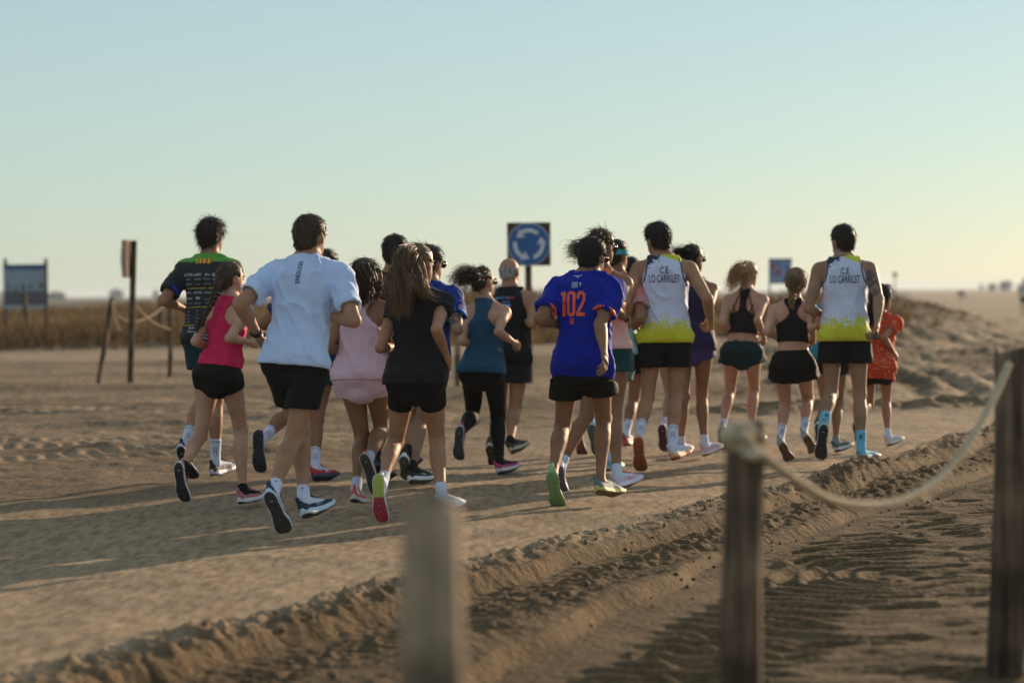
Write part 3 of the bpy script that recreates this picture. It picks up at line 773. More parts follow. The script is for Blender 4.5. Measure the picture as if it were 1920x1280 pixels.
def ground_h(X, Y):
    s = track_s(X, Y); t = track_t(X, Y)
    near = 1-sstep(Y, 28, 45)
    wob = .06*noise2(t*.9, t*0+3.1, 3)+.03*noise2(t*2.7, t*0+1.1, 4); s1 = s+wob
    h = .020*fbm2(X*.7, Y*.7, 3, 11)+.004*fbm2(X*4, Y*4, 3, 12)
    # packed track: shallow scuffs along the direction of travel
    trk = sstep(-s1, .05, .35)
    h = h+trk*(.007*fbm2(s*5, t*.7, 4, 21)+.003*np.abs(fbm2(s*14, t*2.2, 3, 22)))
    for s0, dp in ((-.20, .010), (-.36, .008), (-.46, .005), (-1.75, .008), (-1.95, .007), (-2.1, .005)): h = h-dp*bumpf(s1, s0, .028)+.4*dp*bumpf(s1, s0+.06, .03)
    # crumbly ridge and the two ruts beside it
    h = h+near*.042*mod_(t)*(.25+.75*sstep(t, -2, 2.5))*bumpf(s1, .05, .13)*(.3+1.0*np.abs(fbm2(X*10, Y*10, 4, 35)))
    cl = np.abs(fbm2(X*9, Y*9, 4, 31)); cl2 = np.maximum(noise2(X*17, Y*17, 32), 0); mod = .55+.45*noise2(t*.55, t*0, 33)
    cl3 = np.maximum(noise2(X*34, Y*34, 34), 0)
    h = h+near*(.075*mod*(.35+.65*sstep(t, -2.5, 1.5))*bumpf(s1, .14, .17)*(.45+.9*cl)+(.045*cl2+.022*cl3)*bumpf(s1, .12, .2)*mod)
    h = h-near*.062*sstep(s1, .24, .32)*(1-sstep(s1, .70, 1.0))+near*.006*np.sin(t*2*math.pi/.11)*bumpf(s1, .55, .18)
    c2 = 1.32-.135*(Y-8.39)+.05*noise2(t*1.3, t*0, 41); c2 = np.maximum(c2, .72)
    h = h+near*(.060*bumpf(s1, c2-.22, .20)*(.5+.8*np.abs(fbm2(X*10, Y*10, 4, 42)))*(.6+.4*noise2(t*.8, t*0, 43)))
    h = h-near*.060*sstep(s1, c2-.02, c2+.06)*(1-sstep(s1, c2+.25, c2+1.6))
    h = h+near*.02*bumpf(s, .55, .16)*np.abs(fbm2(X*13, Y*13, 3, 44))
    # soft sand on the near side: curved tyre treads, ripples and foot marks
    soft = sstep(s1, c2+.2, c2+.42)*near
    cx, cyy = 1.75, 11.2; r = np.hypot(X-cx, (Y-cyy)*.72); 
    arc = np.sin(r*2*math.pi/.135+1.2*noise2(X*2.2, Y*2.2, 51))
    am = bumpf(s1, c2+.62, .36)*(1-sstep(Y, 11.5, 14))
    h = h+soft*am*.024*np.clip(arc, -.4, 1)
    rp = np.sin((Y+.35*noise2(X*1.7, Y*1.2, 52)+.12*X)*2*math.pi/.27+1.8*noise2(X*1.1, Y*1.5, 53))
    h = h+soft*(1-.7*am)*(.0035*rp+.009*fbm2(X*4.5, Y*6.5, 4, 54)+.006*np.abs(fbm2(X*1.6, Y*3.4, 3, 55)))
    # pits
    gx, gy = X*2.3, Y*2.6; ix, iy = np.floor(gx), np.floor(gy)
    jx = _hash(ix, iy, 0, 61)*.25+.5; jy = _hash(ix, iy, 0, 62)*.25+.5; on = _hash(ix, iy, 0, 63) > -.15
    d2 = ((gx-ix-jx)/.26)**2+((gy-iy-jy)/.15)**2
    h = h+soft*on*(-.035*np.exp(-d2)+.012*np.exp(-(np.sqrt(d2)-1.5)**2*3))
    # churned sand across the track, in the middle distance
    mid = sstep(-s1, 3.0, 5.5)*sstep(Y, 12, 17)*(1-sstep(Y, 44, 60))
    h = h+mid*(.030*fbm2(X*.9, Y*1.4, 3, 71)+.018*np.abs(fbm2(X*3, Y*3.2, 3, 72)))
    h = h+.10*bumpf(Y+.35*X, 31.5, 1.5)*sstep(-X, -1.5, 1.5)*(.6+.4*noise2(X*.8, Y*.2, 73))
    h = h+.12*(np.abs(fbm2(X*2.5, Y*2.5, 3, 74))+.3)*bumpf(Y-.25*X, 25.2, .55)*sstep(X, 1.2, 2.2)
    rr = sstep(Y, 24, 32)*sstep(X, 2, 4)*(1-sstep(Y, 70, 110))
    q = X-.20*Y+.0016*Y*Y
    h = h+rr*(.055*np.sin(q*2*math.pi/.62+2.0*noise2(X*.4, Y*.12, 78))*(.5+.5*noise2(X*.5, Y*.15, 75))+.032*fbm2(X*1.3, Y*.8, 4, 76)+.05*np.abs(fbm2(q*3.6, Y*.8, 3, 79)))
    rr_ = np.hypot(X+5.4, (Y-24.5)*.9); th_ = np.arctan2(Y-24.5, X+5.4)
    for r0 in (2.7, 3.25, 4.3, 4.9): h = h-.022*bumpf(rr_, r0, .16)*(1-sstep(Y, 26, 30))+.016*bumpf(rr_, r0, .13)*np.sin(th_*r0*2*math.pi/.16)*(1-sstep(Y, 26, 30))
    for mx, my, ax, ay, hh in MOUNDS:
        h = h+hh*np.exp(-(((X-mx)/ax)**2+((Y-my)/ay)**2))*(1+.18*fbm2(X*.45, Y*.3, 3, 81))
    h = h+sstep(Y, 46, 130)*(.25*fbm2(X*.05, Y*.04, 3, 82)-.1)*(1-sstep(Y, 300, 600))
    return h
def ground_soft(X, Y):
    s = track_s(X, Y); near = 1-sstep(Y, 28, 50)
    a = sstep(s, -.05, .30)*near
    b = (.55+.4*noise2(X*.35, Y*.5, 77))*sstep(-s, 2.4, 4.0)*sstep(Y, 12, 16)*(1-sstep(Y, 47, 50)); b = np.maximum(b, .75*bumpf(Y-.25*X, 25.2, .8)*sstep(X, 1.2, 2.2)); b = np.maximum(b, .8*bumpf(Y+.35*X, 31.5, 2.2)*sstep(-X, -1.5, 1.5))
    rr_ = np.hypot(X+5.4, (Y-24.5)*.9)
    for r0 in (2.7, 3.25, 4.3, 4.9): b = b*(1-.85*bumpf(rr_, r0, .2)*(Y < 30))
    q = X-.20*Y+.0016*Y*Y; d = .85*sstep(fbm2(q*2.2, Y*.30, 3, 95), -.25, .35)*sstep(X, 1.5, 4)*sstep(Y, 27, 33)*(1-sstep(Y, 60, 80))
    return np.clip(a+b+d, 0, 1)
ys = np.concatenate([np.linspace(4.0, 7.4, 40)[:-1], 7.4*np.exp(np.linspace(0, math.log(30/7.4), 640))[:-1], 30*np.exp(np.linspace(0, math.log(150/30), 190))[:-1], 150*np.exp(np.linspace(0, math.log(5000/150), 60))])
us = np.sort(np.concatenate([np.linspace(-.245, .245, 640), -.245-np.cumsum(.0016*1.13**np.arange(44)), .245+np.cumsum(.0016*1.13**np.arange(44))]))
GY, GU = np.meshgrid(ys, us, indexing='ij'); GX = GU*(GY+1.0); GZ = ground_h(GX, GY)
GV = np.stack([GX, GY, GZ], -1).reshape(-1, 3); nr_, nc_ = GX.shape
ii = (np.arange(nr_-1)[:, None]*nc_+np.arange(nc_-1)[None, :]).ravel(); GQ = np.stack([ii, ii+1, ii+nc_+1, ii+nc_], 1)
def ground_mat():
    mt = bpy.data.materials.new('sand'); mt.use_nodes = True; n = mt.node_tree; b = n.nodes['Principled BSDF']; b.inputs['Roughness'].default_value = .95
    b.inputs['Specular IOR Level'].default_value = .12
    at = n.nodes.new('ShaderNodeAttribute'); at.attribute_name = 'soft'; ag = n.nodes.new('ShaderNodeAttribute'); ag.attribute_name = 'veg'
    tc = n.nodes.new('ShaderNodeTexCoord')
    def noise(sc, det=6, st=(1, 1, 1), rot=0):
        mp = n.nodes.new('ShaderNodeMapping'); mp.inputs['Scale'].default_value = st; mp.inputs['Rotation'].default_value = (0, 0, rot); n.links.new(tc.outputs['Object'], mp.inputs[0])
        z = n.nodes.new('ShaderNodeTexNoise'); z.inputs['Scale'].default_value = sc; z.inputs['Detail'].default_value = det; n.links.new(mp.outputs[0], z.inputs[0]); return z.outputs[0]
    def ramp(i, p0, c0, p1, c1):
        r = n.nodes.new('ShaderNodeValToRGB'); r.color_ramp.elements[0].position = p0; r.color_ramp.elements[0].color = (*c0, 1); r.color_ramp.elements[1].position = p1; r.color_ramp.elements[1].color = (*c1, 1)
        n.links.new(i, r.inputs[0]); return r.outputs[0]
    def mix(f, a, c, mode='MIX'):
        x = n.nodes.new('ShaderNodeMixRGB'); x.blend_type = mode
        if isinstance(f, float): x.inputs[0].default_value = f
        else: n.links.new(f, x.inputs[0])
        n.links.new(a, x.inputs[1]); n.links.new(c, x.inputs[2]); return x.outputs[0]
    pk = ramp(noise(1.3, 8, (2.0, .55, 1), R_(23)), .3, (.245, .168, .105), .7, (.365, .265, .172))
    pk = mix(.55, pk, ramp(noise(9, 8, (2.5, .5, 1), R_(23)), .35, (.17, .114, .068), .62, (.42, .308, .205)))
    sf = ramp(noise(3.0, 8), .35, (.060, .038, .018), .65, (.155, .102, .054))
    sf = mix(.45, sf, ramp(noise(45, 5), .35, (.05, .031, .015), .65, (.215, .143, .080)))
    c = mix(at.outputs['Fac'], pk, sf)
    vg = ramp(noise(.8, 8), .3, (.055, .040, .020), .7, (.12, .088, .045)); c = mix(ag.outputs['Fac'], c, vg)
    n.links.new(c, b.inputs['Base Color'])
    b1 = n.nodes.new('ShaderNodeBump'); ml = n.nodes.new('ShaderNodeMath'); ml.operation = 'MULTIPLY_ADD'; ml.inputs[1].default_value = .65; ml.inputs[2].default_value = .28; n.links.new(at.outputs['Fac'], ml.inputs[0]); n.links.new(ml.outputs[0], b1.inputs['Strength']); b1.inputs['Distance'].default_value = .02; n.links.new(noise(26, 8), b1.inputs['Height'])
    b2 = n.nodes.new('ShaderNodeBump'); b2.inputs['Strength'].default_value = .5; b2.inputs['Distance'].default_value = .005; n.links.new(noise(160, 4), b2.inputs['Height']); n.links.new(b1.outputs[0], b2.inputs['Normal'])
    n.links.new(b2.outputs[0], b.inputs['Normal']); return mt
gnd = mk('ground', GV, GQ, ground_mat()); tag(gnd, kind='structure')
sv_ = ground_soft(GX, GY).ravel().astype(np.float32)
def veg_density(X, Y):
    e = 55.5+.9*noise2(X*.25, X*0, 91)+.10*(X+15)
    e = e+4.5*sstep(X, 0, 4); left = sstep(Y, e-.5, e+2.5)*(1-sstep(X-.10*(Y-60), 7.5, 10.5))
    m_ = 0
    for mx, my, ax, ay, hh in MOUNDS[:6]: m_ = m_+np.exp(-(((X-mx)/ax/.95)**2+((Y-my)/ay/.95)**2))
    band = sstep(Y, 96, 110)*(1-sstep(X-.165*Y, -2, 1.0))
    return np.clip(np.maximum(np.maximum(left, band), np.clip(m_*1.5, 0, 1)), 0, 1)
vv_ = veg_density(GX, GY).ravel().astype(np.float32)
a_ = gnd.data.attributes.new('soft', 'FLOAT', 'POINT'); a_.data.foreach_set('value', sv_)
a_ = gnd.data.attributes.new('veg', 'FLOAT', 'POINT'); a_.data.foreach_set('value', vv_)
def gz(x, y): return float(ground_h(np.array([float(x)]), np.array([float(y)]))[0])

# loose clods of sand along the ridges
rg = np.random.default_rng(3); N_ = 700
t_ = rg.uniform(-3.5, 15, N_); s_ = np.where(rg.uniform(size=N_) < .5, rg.normal(.10, .10, N_), np.where(rg.uniform(size=N_) < .5, rg.normal(.95, .18, N_), rg.normal(.5, .3, N_)))
cxs = RX0+(s_+RSL*t_)*RC; cys = RY0+(t_-RSL*s_)*RC; rad = rg.gamma(2.0, .0032, N_)+.003
ico = np.array([[0, 0, 1], [.9, 0, .3], [.28, .85, .3], [-.72, .53, .3], [-.72, -.53, .3], [.28, -.85, .3], [0, 0, -.7]]); icf = [[0, 1, 2], [0, 2, 3], [0, 3, 4], [0, 4, 5], [0, 5, 1], [6, 2, 1], [6, 3, 2], [6, 4, 3], [6, 5, 4], [6, 1, 5]]
VV = (ico[None]*(1+rg.uniform(-.35, .35, (N_, 7, 1))))*rad[:, None, None]*rg.uniform(.7, 1.2, (N_, 1, 3))
VV = VV+np.stack([cxs, cys, ground_h(cxs, cys)+rad*.3], 1)[:, None]
FF = (np.array(icf)[None]+7*np.arange(N_)[:, None, None]).reshape(-1, 3)
clods = mk('sand_clods', VV.reshape(-1, 3), FF, mat('clod_sand', (.20, .138, .082), .95, .3, 30, .5, 200)); tag(clods, 'loose crumbs and clods of damp sand along the rut edges', 'sand clods', kind='stuff')

# dry grass
def grass_mat(name, c0, c1):
    mt = bpy.data.materials.new(name); mt.use_nodes = True; n = mt.node_tree; b = n.nodes['Principled BSDF']; b.inputs['Roughness'].default_value = .8; b.inputs['Specular IOR Level'].default_value = .15
    tc = n.nodes.new('ShaderNodeTexCoord'); z = n.nodes.new('ShaderNodeTexNoise'); z.inputs['Scale'].default_value = .45; z.inputs['Detail'].default_value = 5; n.links.new(tc.outputs['Object'], z.inputs[0])
    r = n.nodes.new('ShaderNodeValToRGB'); r.color_ramp.elements[0].position = .38; r.color_ramp.elements[0].color = (*c0, 1); r.color_ramp.elements[1].position = .62; r.color_ramp.elements[1].color = (*c1, 1)
    n.links.new(z.outputs[0], r.inputs[0]); n.links.new(r.outputs[0], b.inputs['Base Color']); 
    tr = n.nodes.new('ShaderNodeBsdfTranslucent'); n.links.new(r.outputs[0], tr.inputs[0]); ms = n.nodes.new('ShaderNodeMixShader'); ms.inputs[0].default_value = .35
    n.links.new(b.outputs[0], ms.inputs[1]); n.links.new(tr.outputs[0], ms.inputs[2]); n.links.new(ms.outputs[0], n.nodes['Material Output'].inputs[0]); return mt
def tufts(name, X, Y, hgt, mt, label, nb=9, seed=0):
    rg = np.random.default_rng(seed); n = len(X); Z = ground_h(X, Y)
    base = np.stack([X, Y, Z-.03], 1)[:, None]+rg.normal(size=(n, nb, 3))*np.array([.10, .10, 0])
    h = (hgt[:, None]*rg.uniform(.5, 1.1, (n, nb)))[..., None]; d = rg.normal(size=(n, nb, 3))*np.array([.30, .30, 0])+np.array([-.05, 0, 1]); sd_ = nrm3(rg.normal(size=(n, nb, 3))*np.array([1, 1, 0]))
    w_ = (.016+.010*rg.uniform(size=(n, nb, 1)))*(Y[:, None, None]/55)
    mid = base+d*h*.55; tip = base+d*h+np.array([0, 0, -.12])*h+sd_*h*.12
    V = np.stack([base-sd_*w_, base+sd_*w_, mid+sd_*w_*.8, mid-sd_*w_*.8, tip], 2).reshape(-1, 3)
    k = np.arange(n*nb)[:, None]*5; F1 = np.concatenate([k+np.array([[0, 1, 2]]), k+np.array([[0, 2, 3]]), k+np.array([[3, 2, 4]])])
    o = mk(name, V, F1, mt, smooth=False); tag(o, label, 'grass', kind='stuff'); return o
rg = np.random.default_rng(8)
def scatter(n, x0, x1, y0, y1, dens):
    X = rg.uniform(x0, x1, n); Y = y0*np.exp(rg.uniform(0, 1, n)*math.log(y1/y0)); k = rg.uniform(size=n) < dens(X, Y); return X[k], Y[k]
X, Y = scatter(13500, -24, 14, 55, 150, lambda x, y: veg_density(x, y)*(np.abs(x) < y*.235)*(.25+.75*(noise2(x*.5, y*.35, 5) > -.25)))
tufts('dry_grass', X, Y, .55*sstep(Y, 72, 115)+(.30-.16*sstep(X, -3, 2))+.30*np.clip(noise2(X*.4, Y*.2, 6)+.5, 0, 1)*np.clip((Y-54)/6, .5, 1)+.10, grass_mat('straw', (.075, .045, .018), (.22, .140, .062)), 'brown dry marsh grass filling the field at the left', 8, 1)
def md(x, y):
    m_ = 0
    for mx, my, ax, ay, hh in MOUNDS[:6]: m_ = m_+np.exp(-(((x-mx)/ax/.8)**2+((y-my)/ay/.8)**2))
    return np.clip(m_, 0, 1)*.9
X, Y = scatter(9000, -7, 24, 60, 112, md)
tufts('dune_grass', X, Y, .10+.18*rg.uniform(size=len(X)), grass_mat('dune_straw', (.085, .058, .026), (.21, .155, .08)), 'low dry grass clinging to the sandy dunes behind the runners', 8, 2)
X, Y = scatter(5000, -20, 22, 30, 75, lambda x, y: (noise2(x*.35, y*.15, 66) > .62)*(x > 1.5)*(np.abs(x) < y*.23)*(x-.2*y < -2.5)*.5)
if len(X): tufts('sparse_grass', X, Y, .08+.10*rg.uniform(size=len(X)), grass_mat('sparse_straw', (.10, .07, .032), (.22, .165, .09)), 'sparse low tufts scattered over the open sand', 6, 3)

# ------------------------------------------------------------------ wood posts, ropes
MAT = {}
def wood_mat(name, c0, c1, sc=1.0):
    mt = bpy.data.materials.new(name); mt.use_nodes = True; n = mt.node_tree; b = n.nodes['Principled BSDF']; b.inputs['Roughness'].default_value = .85; b.inputs['Specular IOR Level'].default_value = .25
    tc = n.nodes.new('ShaderNodeTexCoord'); mp = n.nodes.new('ShaderNodeMapping'); mp.inputs['Scale'].default_value = (28*sc, 28*sc, 1.6*sc); n.links.new(tc.outputs['Object'], mp.inputs[0])
    z = n.nodes.new('ShaderNodeTexNoise'); z.inputs['Scale'].default_value = 1; z.inputs['Detail'].default_value = 8; z.inputs['Roughness'].default_value = .65; n.links.new(mp.outputs[0], z.inputs[0])
    r = n.nodes.new('ShaderNodeValToRGB'); r.color_ramp.elements[0].position = .35; r.color_ramp.elements[0].color = (*c0, 1); r.color_ramp.elements[1].position = .68; r.color_ramp.elements[1].color = (*c1, 1)
    n.links.new(z.outputs[0], r.inputs[0])
    z2 = n.nodes.new('ShaderNodeTexNoise'); z2.inputs['Scale'].default_value = 3.2; z2.inputs['Detail'].default_value = 4; n.links.new(tc.outputs['Object'], z2.inputs[0])
    r2 = n.nodes.new('ShaderNodeValToRGB'); r2.color_ramp.elements[0].position = .4; r2.color_ramp.elements[0].color = (.35, .32, .30, 1); r2.color_ramp.elements[1].position = .6; r2.color_ramp.elements[1].color = (1, 1, 1, 1); n.links.new(z2.outputs[0], r2.inputs[0])
    mx = n.nodes.new('ShaderNodeMixRGB'); mx.blend_type = 'MULTIPLY'; mx.inputs[0].default_value = 1; n.links.new(r.outputs[0], mx.inputs[1]); n.links.new(r2.outputs[0], mx.inputs[2]); n.links.new(mx.outputs[0], b.inputs['Base Color'])
    bp = n.nodes.new('ShaderNodeBump'); bp.inputs['Strength'].default_value = .7; bp.inputs['Distance'].default_value = .006; n.links.new(z.outputs[0], bp.inputs['Height']); n.links.new(bp.outputs[0], b.inputs['Normal']); return mt
MAT['wood_grey'] = wood_mat('weathered_wood', (.19, .130, .085), (.47, .34, .23)); MAT['wood_dark'] = wood_mat('dark_wet_wood', (.032, .022, .015), (.30, .20, .13))
MAT['wood_brown'] = wood_mat('brown_wood', (.05, .035, .022), (.19, .135, .085)); MAT['rope'] = mat('rope', (.42, .32, .22), .9, .2, 60, .6, 150)
MAT['rope_pale'] = mat('pale_rope', (.56, .44, .31), .9, .2, 60, .6, 150)
def post(top, bot, wid, mt, label, group, name='wooden_post', n=14, square=.5, seed=0, chip=.0):
    """a rough wooden post from bot to top (world points)"""
    bot = np.array(bot, float); top = np.array(top, float); rg = np.random.default_rng(seed); L = np.linalg.norm(top-bot); ax = nrm(top-bot); a = nrm(np.cross([0, 1, .01], ax)); b = np.cross(ax, a)
    m_ = 26; V = []; F_ = []
    ang = 2*math.pi*(np.arange(n)+.5)/n
    pr = 1/np.maximum(np.abs(np.cos(ang)), np.abs(np.sin(ang)))**square; pr = pr/pr.mean()*1.0; pr = pr*(1+rg.normal(size=n)*.03)
    for i in range(m_):
        t = i/(m_-1); c = bot+(top-bot)*t+a*.006*math.sin(5*t+seed)+b*.004*math.sin(7*t); s_ = wid/2*(1+.04*math.sin(9*t+seed*2))*(1 if i < m_-1 else .90)
        k = 1+.05*np.array([float(noise2(np.array([math.cos(x)*2+seed]), np.array([math.sin(x)*2+t*6]), 5)[0]) for x in ang])
        if chip and t < .35: k = k*(1+chip*math.sin(t*9)*np.clip(-np.cos(ang), 0, 1))
        for x, r_ in zip(ang, pr*k): V.append(c+s_*r_*(math.cos(x)*a+math.sin(x)*b)-(ax*wid*.10*(1+math.sin(2.3*x+seed)) if i == m_-1 else 0))
    for i in range(m_-1):
        for j in range(n): F_.append([i*n+j, i*n+(j+1) % n, (i+1)*n+(j+1) % n, (i+1)*n+j])
    F_.append([(m_-1)*n+j for j in range(n)]); F_.append(list(range(n))[::-1])
    V = np.array(V); o = mk(name, V-bot, F_, mt, smooth=False); o.location = bot; tag(o, label, 'post', group); return o
def rope(path, rad, mt, label, group, name='rope', turns=None):
    g_ = spline(path, 90); T = np.gradient(g_, axis=0); Ln = np.linalg.norm(T, axis=1).sum(); T = nrm3(T); a = nrm3(np.cross(T, np.array([.1, 1.0, .2]))); b = np.cross(T, a)
    mb = MB(); tt = np.linspace(0, 1, len(g_)); turns = turns or Ln/(rad*7)
    g2 = spline(path, int(max(90, min(turns*8, 420)))); T = nrm3(np.gradient(g2, axis=0)); a = nrm3(np.cross(T, np.array([.1, 1.0, .2]))); b = np.cross(T, a); tt = np.linspace(0, 1, len(g2))
    for k in range(3):
        ph = tt*turns*2*math.pi+k*2.0944
        mb.tube(g2+(np.cos(ph)*rad*.52)[:, None]*a+(np.sin(ph)*rad*.52)[:, None]*b, rad*.56, 6)
    c = np.array(path[0], float); o = mk(name, np.array(mb.V)-c, mb.F, mt, None, True); o.location = c; tag(o, label, 'rope', group); return o

NEARG = 'rope fence posts in the foreground'
post(W(814, 926, 3.7), W(828, 1850, 3.7), .106, MAT['wood_grey'], 'very blurred stubby grey post nearest the camera, bottom centre', NEARG, seed=1, n=18, square=.8)
post(W(1396, 786, 6.2), W(1393, 1600, 6.2), .108, MAT['wood_dark'], 'dark blurred post with a white rope knot near its top', NEARG, seed=2, n=18, square=.8)
pc = G(1885, 1268); pt = W(1899, 650, pc[1]); post(pt, pc-np.array([0, 0, .15]), .122, MAT['wood_dark'], 'dark cracked post at the right edge holding the far end of the white rope', NEARG, seed=5, n=20, square=.9, chip=.12)
pr = [(1392, 812, 6.06), (1412, 838, 6.1), (1447, 866, 6.2), (1500, 905, 6.4), (1560, 938, 6.7), (1635, 948, 7.0), (1702, 934, 7.25), (1770, 888, 7.5), (1828, 812, 7.7), (1868, 736, 7.85), (1892, 682, 7.95)]
rope([W(*q) for q in pr], .0135, MAT['rope_pale'], 'thick pale twisted rope sagging between the two right foreground posts', None)
mb = MB(); kc = W(1385, 818, 6.10); rk = np.random.default_rng(4)
for i in range(3):
    pts_ = [kc+np.array([.040*math.cos(a+i), .012*math.sin(2*a+i)-.01*i, .028*math.sin(a*1.0)-.010*i+.0]) for a in np.linspace(0, 5.6, 22)]
    mb.tube(pts_, .0125, 8)
kn = mk('rope_knot', np.array(mb.V)-kc, mb.F, MAT['rope_pale'], None, True); kn.location = kc; tag(kn, 'bulky white rope knot tied round the middle foreground post', 'knot')

BG = 'weathered posts beyond the track at the left'
def gpost(tx, ty, bx, by, wpx, mt, label, seed, group=BG, sq=.3):
    Yb = gdist(bx, by); b = G(bx, by); b[2] = gz(b[0], b[1])-.1; t = W(tx, ty, Yb); return post(t, b, wpx*Yb/FPX, mt, label, group, seed=seed, n=12, square=sq), Yb
_, Y1 = gpost(210, 557, 183, 718, 10, MAT['wood_dark'], 'thin leaning post left of the brown sign post, rope end dangling from it', 11)
_, Y3 = gpost(320, 574, 318, 705, 9, MAT['wood_brown'], 'thin upright post right of the brown sign post', 12)
gpost(45, 549, 58, 652, 8, MAT['wood_dark'], 'short leaning post in front of the map board', 13)
gpost(301, 556, 303, 640, 11, MAT['wood_brown'], 'distant squat post in the grass behind the ropes', 14)
_, Y4 = gpost(861, 562, 858, 735, 13, MAT['wood_grey'], 'grey post seen behind the woman in the blue tank top', 15)
RG = 'slack ropes between the far posts'
rope([W(x, y, Y1+d) for x, y, d in ((212, 566, 0), (220, 590, .2), (238, 601, .6), (258, 602, 1.0), (285, 592, 1.6), (306, 575, 2.2))], .014, MAT['rope'], 'ochre rope sagging from the leaning post past the sign post', RG)
rope([W(x, y, Y1-.1) for x, y in ((210, 563), (213, 585), (219, 606), (225, 620))], .013, MAT['rope_pale'], 'short loose rope end hanging from the leaning post', RG)
rope([W(x, y, 33.4+.4*i) for i, (x, y) in enumerate(((256, 574), (270, 590), (290, 606), (319, 618)))], .012, MAT['rope_pale'], 'thin pale rope running down from the sign post to the thin upright post', RG)
rope([W(x, y, Y4+.1) for x, y in ((862, 572), (874, 578), (884, 574))], .012, MAT['rope_pale'], 'bit of rope looped over the grey post behind the blue tank top', RG)

# ------------------------------------------------------------------ signs
MAT['sign_blue'] = mat('sign_blue', (.012, .10, .33), .45, .05, 5, 0, spec=.4); MAT['sign_white'] = mat('sign_white', (.62, .64, .74), .45, .04, 5)
MAT['sign_brown'] = mat('sign_brown', (.075, .028, .020), .7, .15, 12, .2); MAT['sign_tan'] = mat('sign_tan', (.45, .27, .17), .75, .15, 12, .2)
def ngon(mb, P2, y, th, fr):
    """extruded 2D outline; fr(x,z,y)->world"""
    n = len(P2); V = [fr(x, z, y) for x, z in P2]+[fr(x, z, y+th) for x, z in P2]
    mb.add(V, [list(range(n)), [n+i for i in range(n)][::-1]]+[[i, i+n, (i+1) % n+n, (i+1) % n] for i in range(n)])
Ys = gdist(993, 722); sc_ = Ys/FPX; sb = G(993, 722); sb[2] = gz(sb[0], sb[1]); rs = empty('roundabout_sign', sb); tag(rs, 'square brown sign with blue roundabout disc of three white arrows on a post', 'road sign')
ctr = W(991.5, 458, Ys-.12)-sb
fr = lambda x, z, y: ctr+np.array([x*math.cos(R_(-4)), y+x*math.sin(R_(-4)), z])
mb = MB(); ngon(mb, [(-.305, -.30), (.305, -.30), (.305, .305), (-.305, .305)], 0, .03, fr); pl = mb.build('plate', MAT['sign_brown'], rs)
circ = lambda r, n=48: [(r*math.cos(2*math.pi*i/n), r*math.sin(2*math.pi*i/n)) for i in range(n)]
mb = MB(); ngon(mb, circ(.300), -.012, .008, fr); rim = mb.build('disc_border', MAT['sign_white'], rs)
mb = MB(); ngon(mb, circ(.287), -.020, .007, fr); dsc = mb.build('disc', MAT['sign_blue'], rs)
for k in range(3):
    a0 = R_(37-120*k+12); a1 = R_(37-120*k+88); P2 = []
    # arrows run anticlockwise; head at a1
    N2 = 14
    for i in range(N2+1): a = a0+(a1-a0)*i/N2; P2.append((.222*math.cos(a), .222*math.sin(a)))
    P2.append((.268*math.cos(a1-.12), .268*math.sin(a1-.12))); a2 = a1+R_(27); P2.append((.200*math.cos(a2), .200*math.sin(a2))); P2.append((.105*math.cos(a1-.18), .105*math.sin(a1-.18)))
    for i in range(N2+1): a = a1+(a0-a1)*i/N2; P2.append((.166*math.cos(a), .166*math.sin(a)))
    mb = MB(); ngon(mb, P2, -.026, .005, fr); mb.build('arrow', MAT['sign_white'], rs)
tp = W(990, 440, Ys)-sb; pb = np.array([0, 0, -.1]); mb = MB(); mb.tube([pb+(tp-pb)*t for t in np.linspace(0, 1, 8)], [.052, .050, .05, .049, .05, .048, .048, .046], 12); mb.build('post', MAT['wood_brown'], rs)
# edge-on brown sign at the left
b = G(244, 724); b[2] = gz(b[0], b[1]); Yb = b[1]; rs = empty('edge_on_sign', b); tag(rs, 'tall brown post with a sign box seen edge on at the left', 'sign')
sc_ = Yb/FPX; t = W(251, 451, Yb)-b; mb = MB(); mb.tube([np.array([0, 0, -.1])+(t+np.array([0, 0, .1]))*q for q in np.linspace(0, 1, 8)], .046, 12); mb.build('post', MAT['wood_brown'], rs)
c = W(240, 485.5, Yb)-b; mb = MB(); mb.box(c, (.055, .56, 70*sc_)); mb.build('sign_box', MAT['sign_brown'], rs)
mb = MB(); mb.box(c+np.array([-.038, 0, 0]), (.018, .56, 66*sc_)); mb.box(c+np.array([-.01, -.287, 0]), (.06, .012, 69*sc_)); mb.build('sign_face', MAT['sign_tan'], rs)
mb = MB(); fr2 = lambda x, z, y: c+np.array([-.052+y, x, z]); ngon(mb, circ(.25, 32), -.012, .014, fr2); mb.build('disc', MAT['sign_blue'], rs)
# map board
Yb = gdist(50, 640); bb = W(48, 640, Yb); bb[2] = gz(bb[0], bb[1]); rs = empty('map_board', bb); tag(rs, 'blue and grey information map board between two wooden posts at far left', 'board')
for x in (10, 86):
    mb = MB(); p0 = W(x+1.5, 640, Yb)-bb; p0[2] = -.2; p1 = W(x, 485, Yb)-bb; mb.tube([p0+(p1-p0)*q for q in (0, .3, .6, 1)], .052, 10); mb.build('post', MAT['wood_brown'], rs)
MAT['board_blue'] = mat('board_blue', (.30, .36, .43), .6, .1, 2); MAT['board_grey'] = mat('board_grey', (.11, .10, .12), .6, .25, 1.5); MAT['board_strip'] = mat('board_strip', (.02, .07, .20), .6); MAT['board_white'] = mat('board_white', (.42, .48, .55), .6, .1, 4)
def bpanel(x0, y0, x1, y1, dy, m_, nm, th=.03):
    a = W(x0, y0, Yb)-bb; b2 = W(x1, y1, Yb)-bb; mb = MB(); mb.box(((a[0]+b2[0])/2, -.08+dy, (a[2]+b2[2])/2), (abs(b2[0]-a[0]), th, abs(a[2]-b2[2]))); return mb.build(nm, m_, rs)
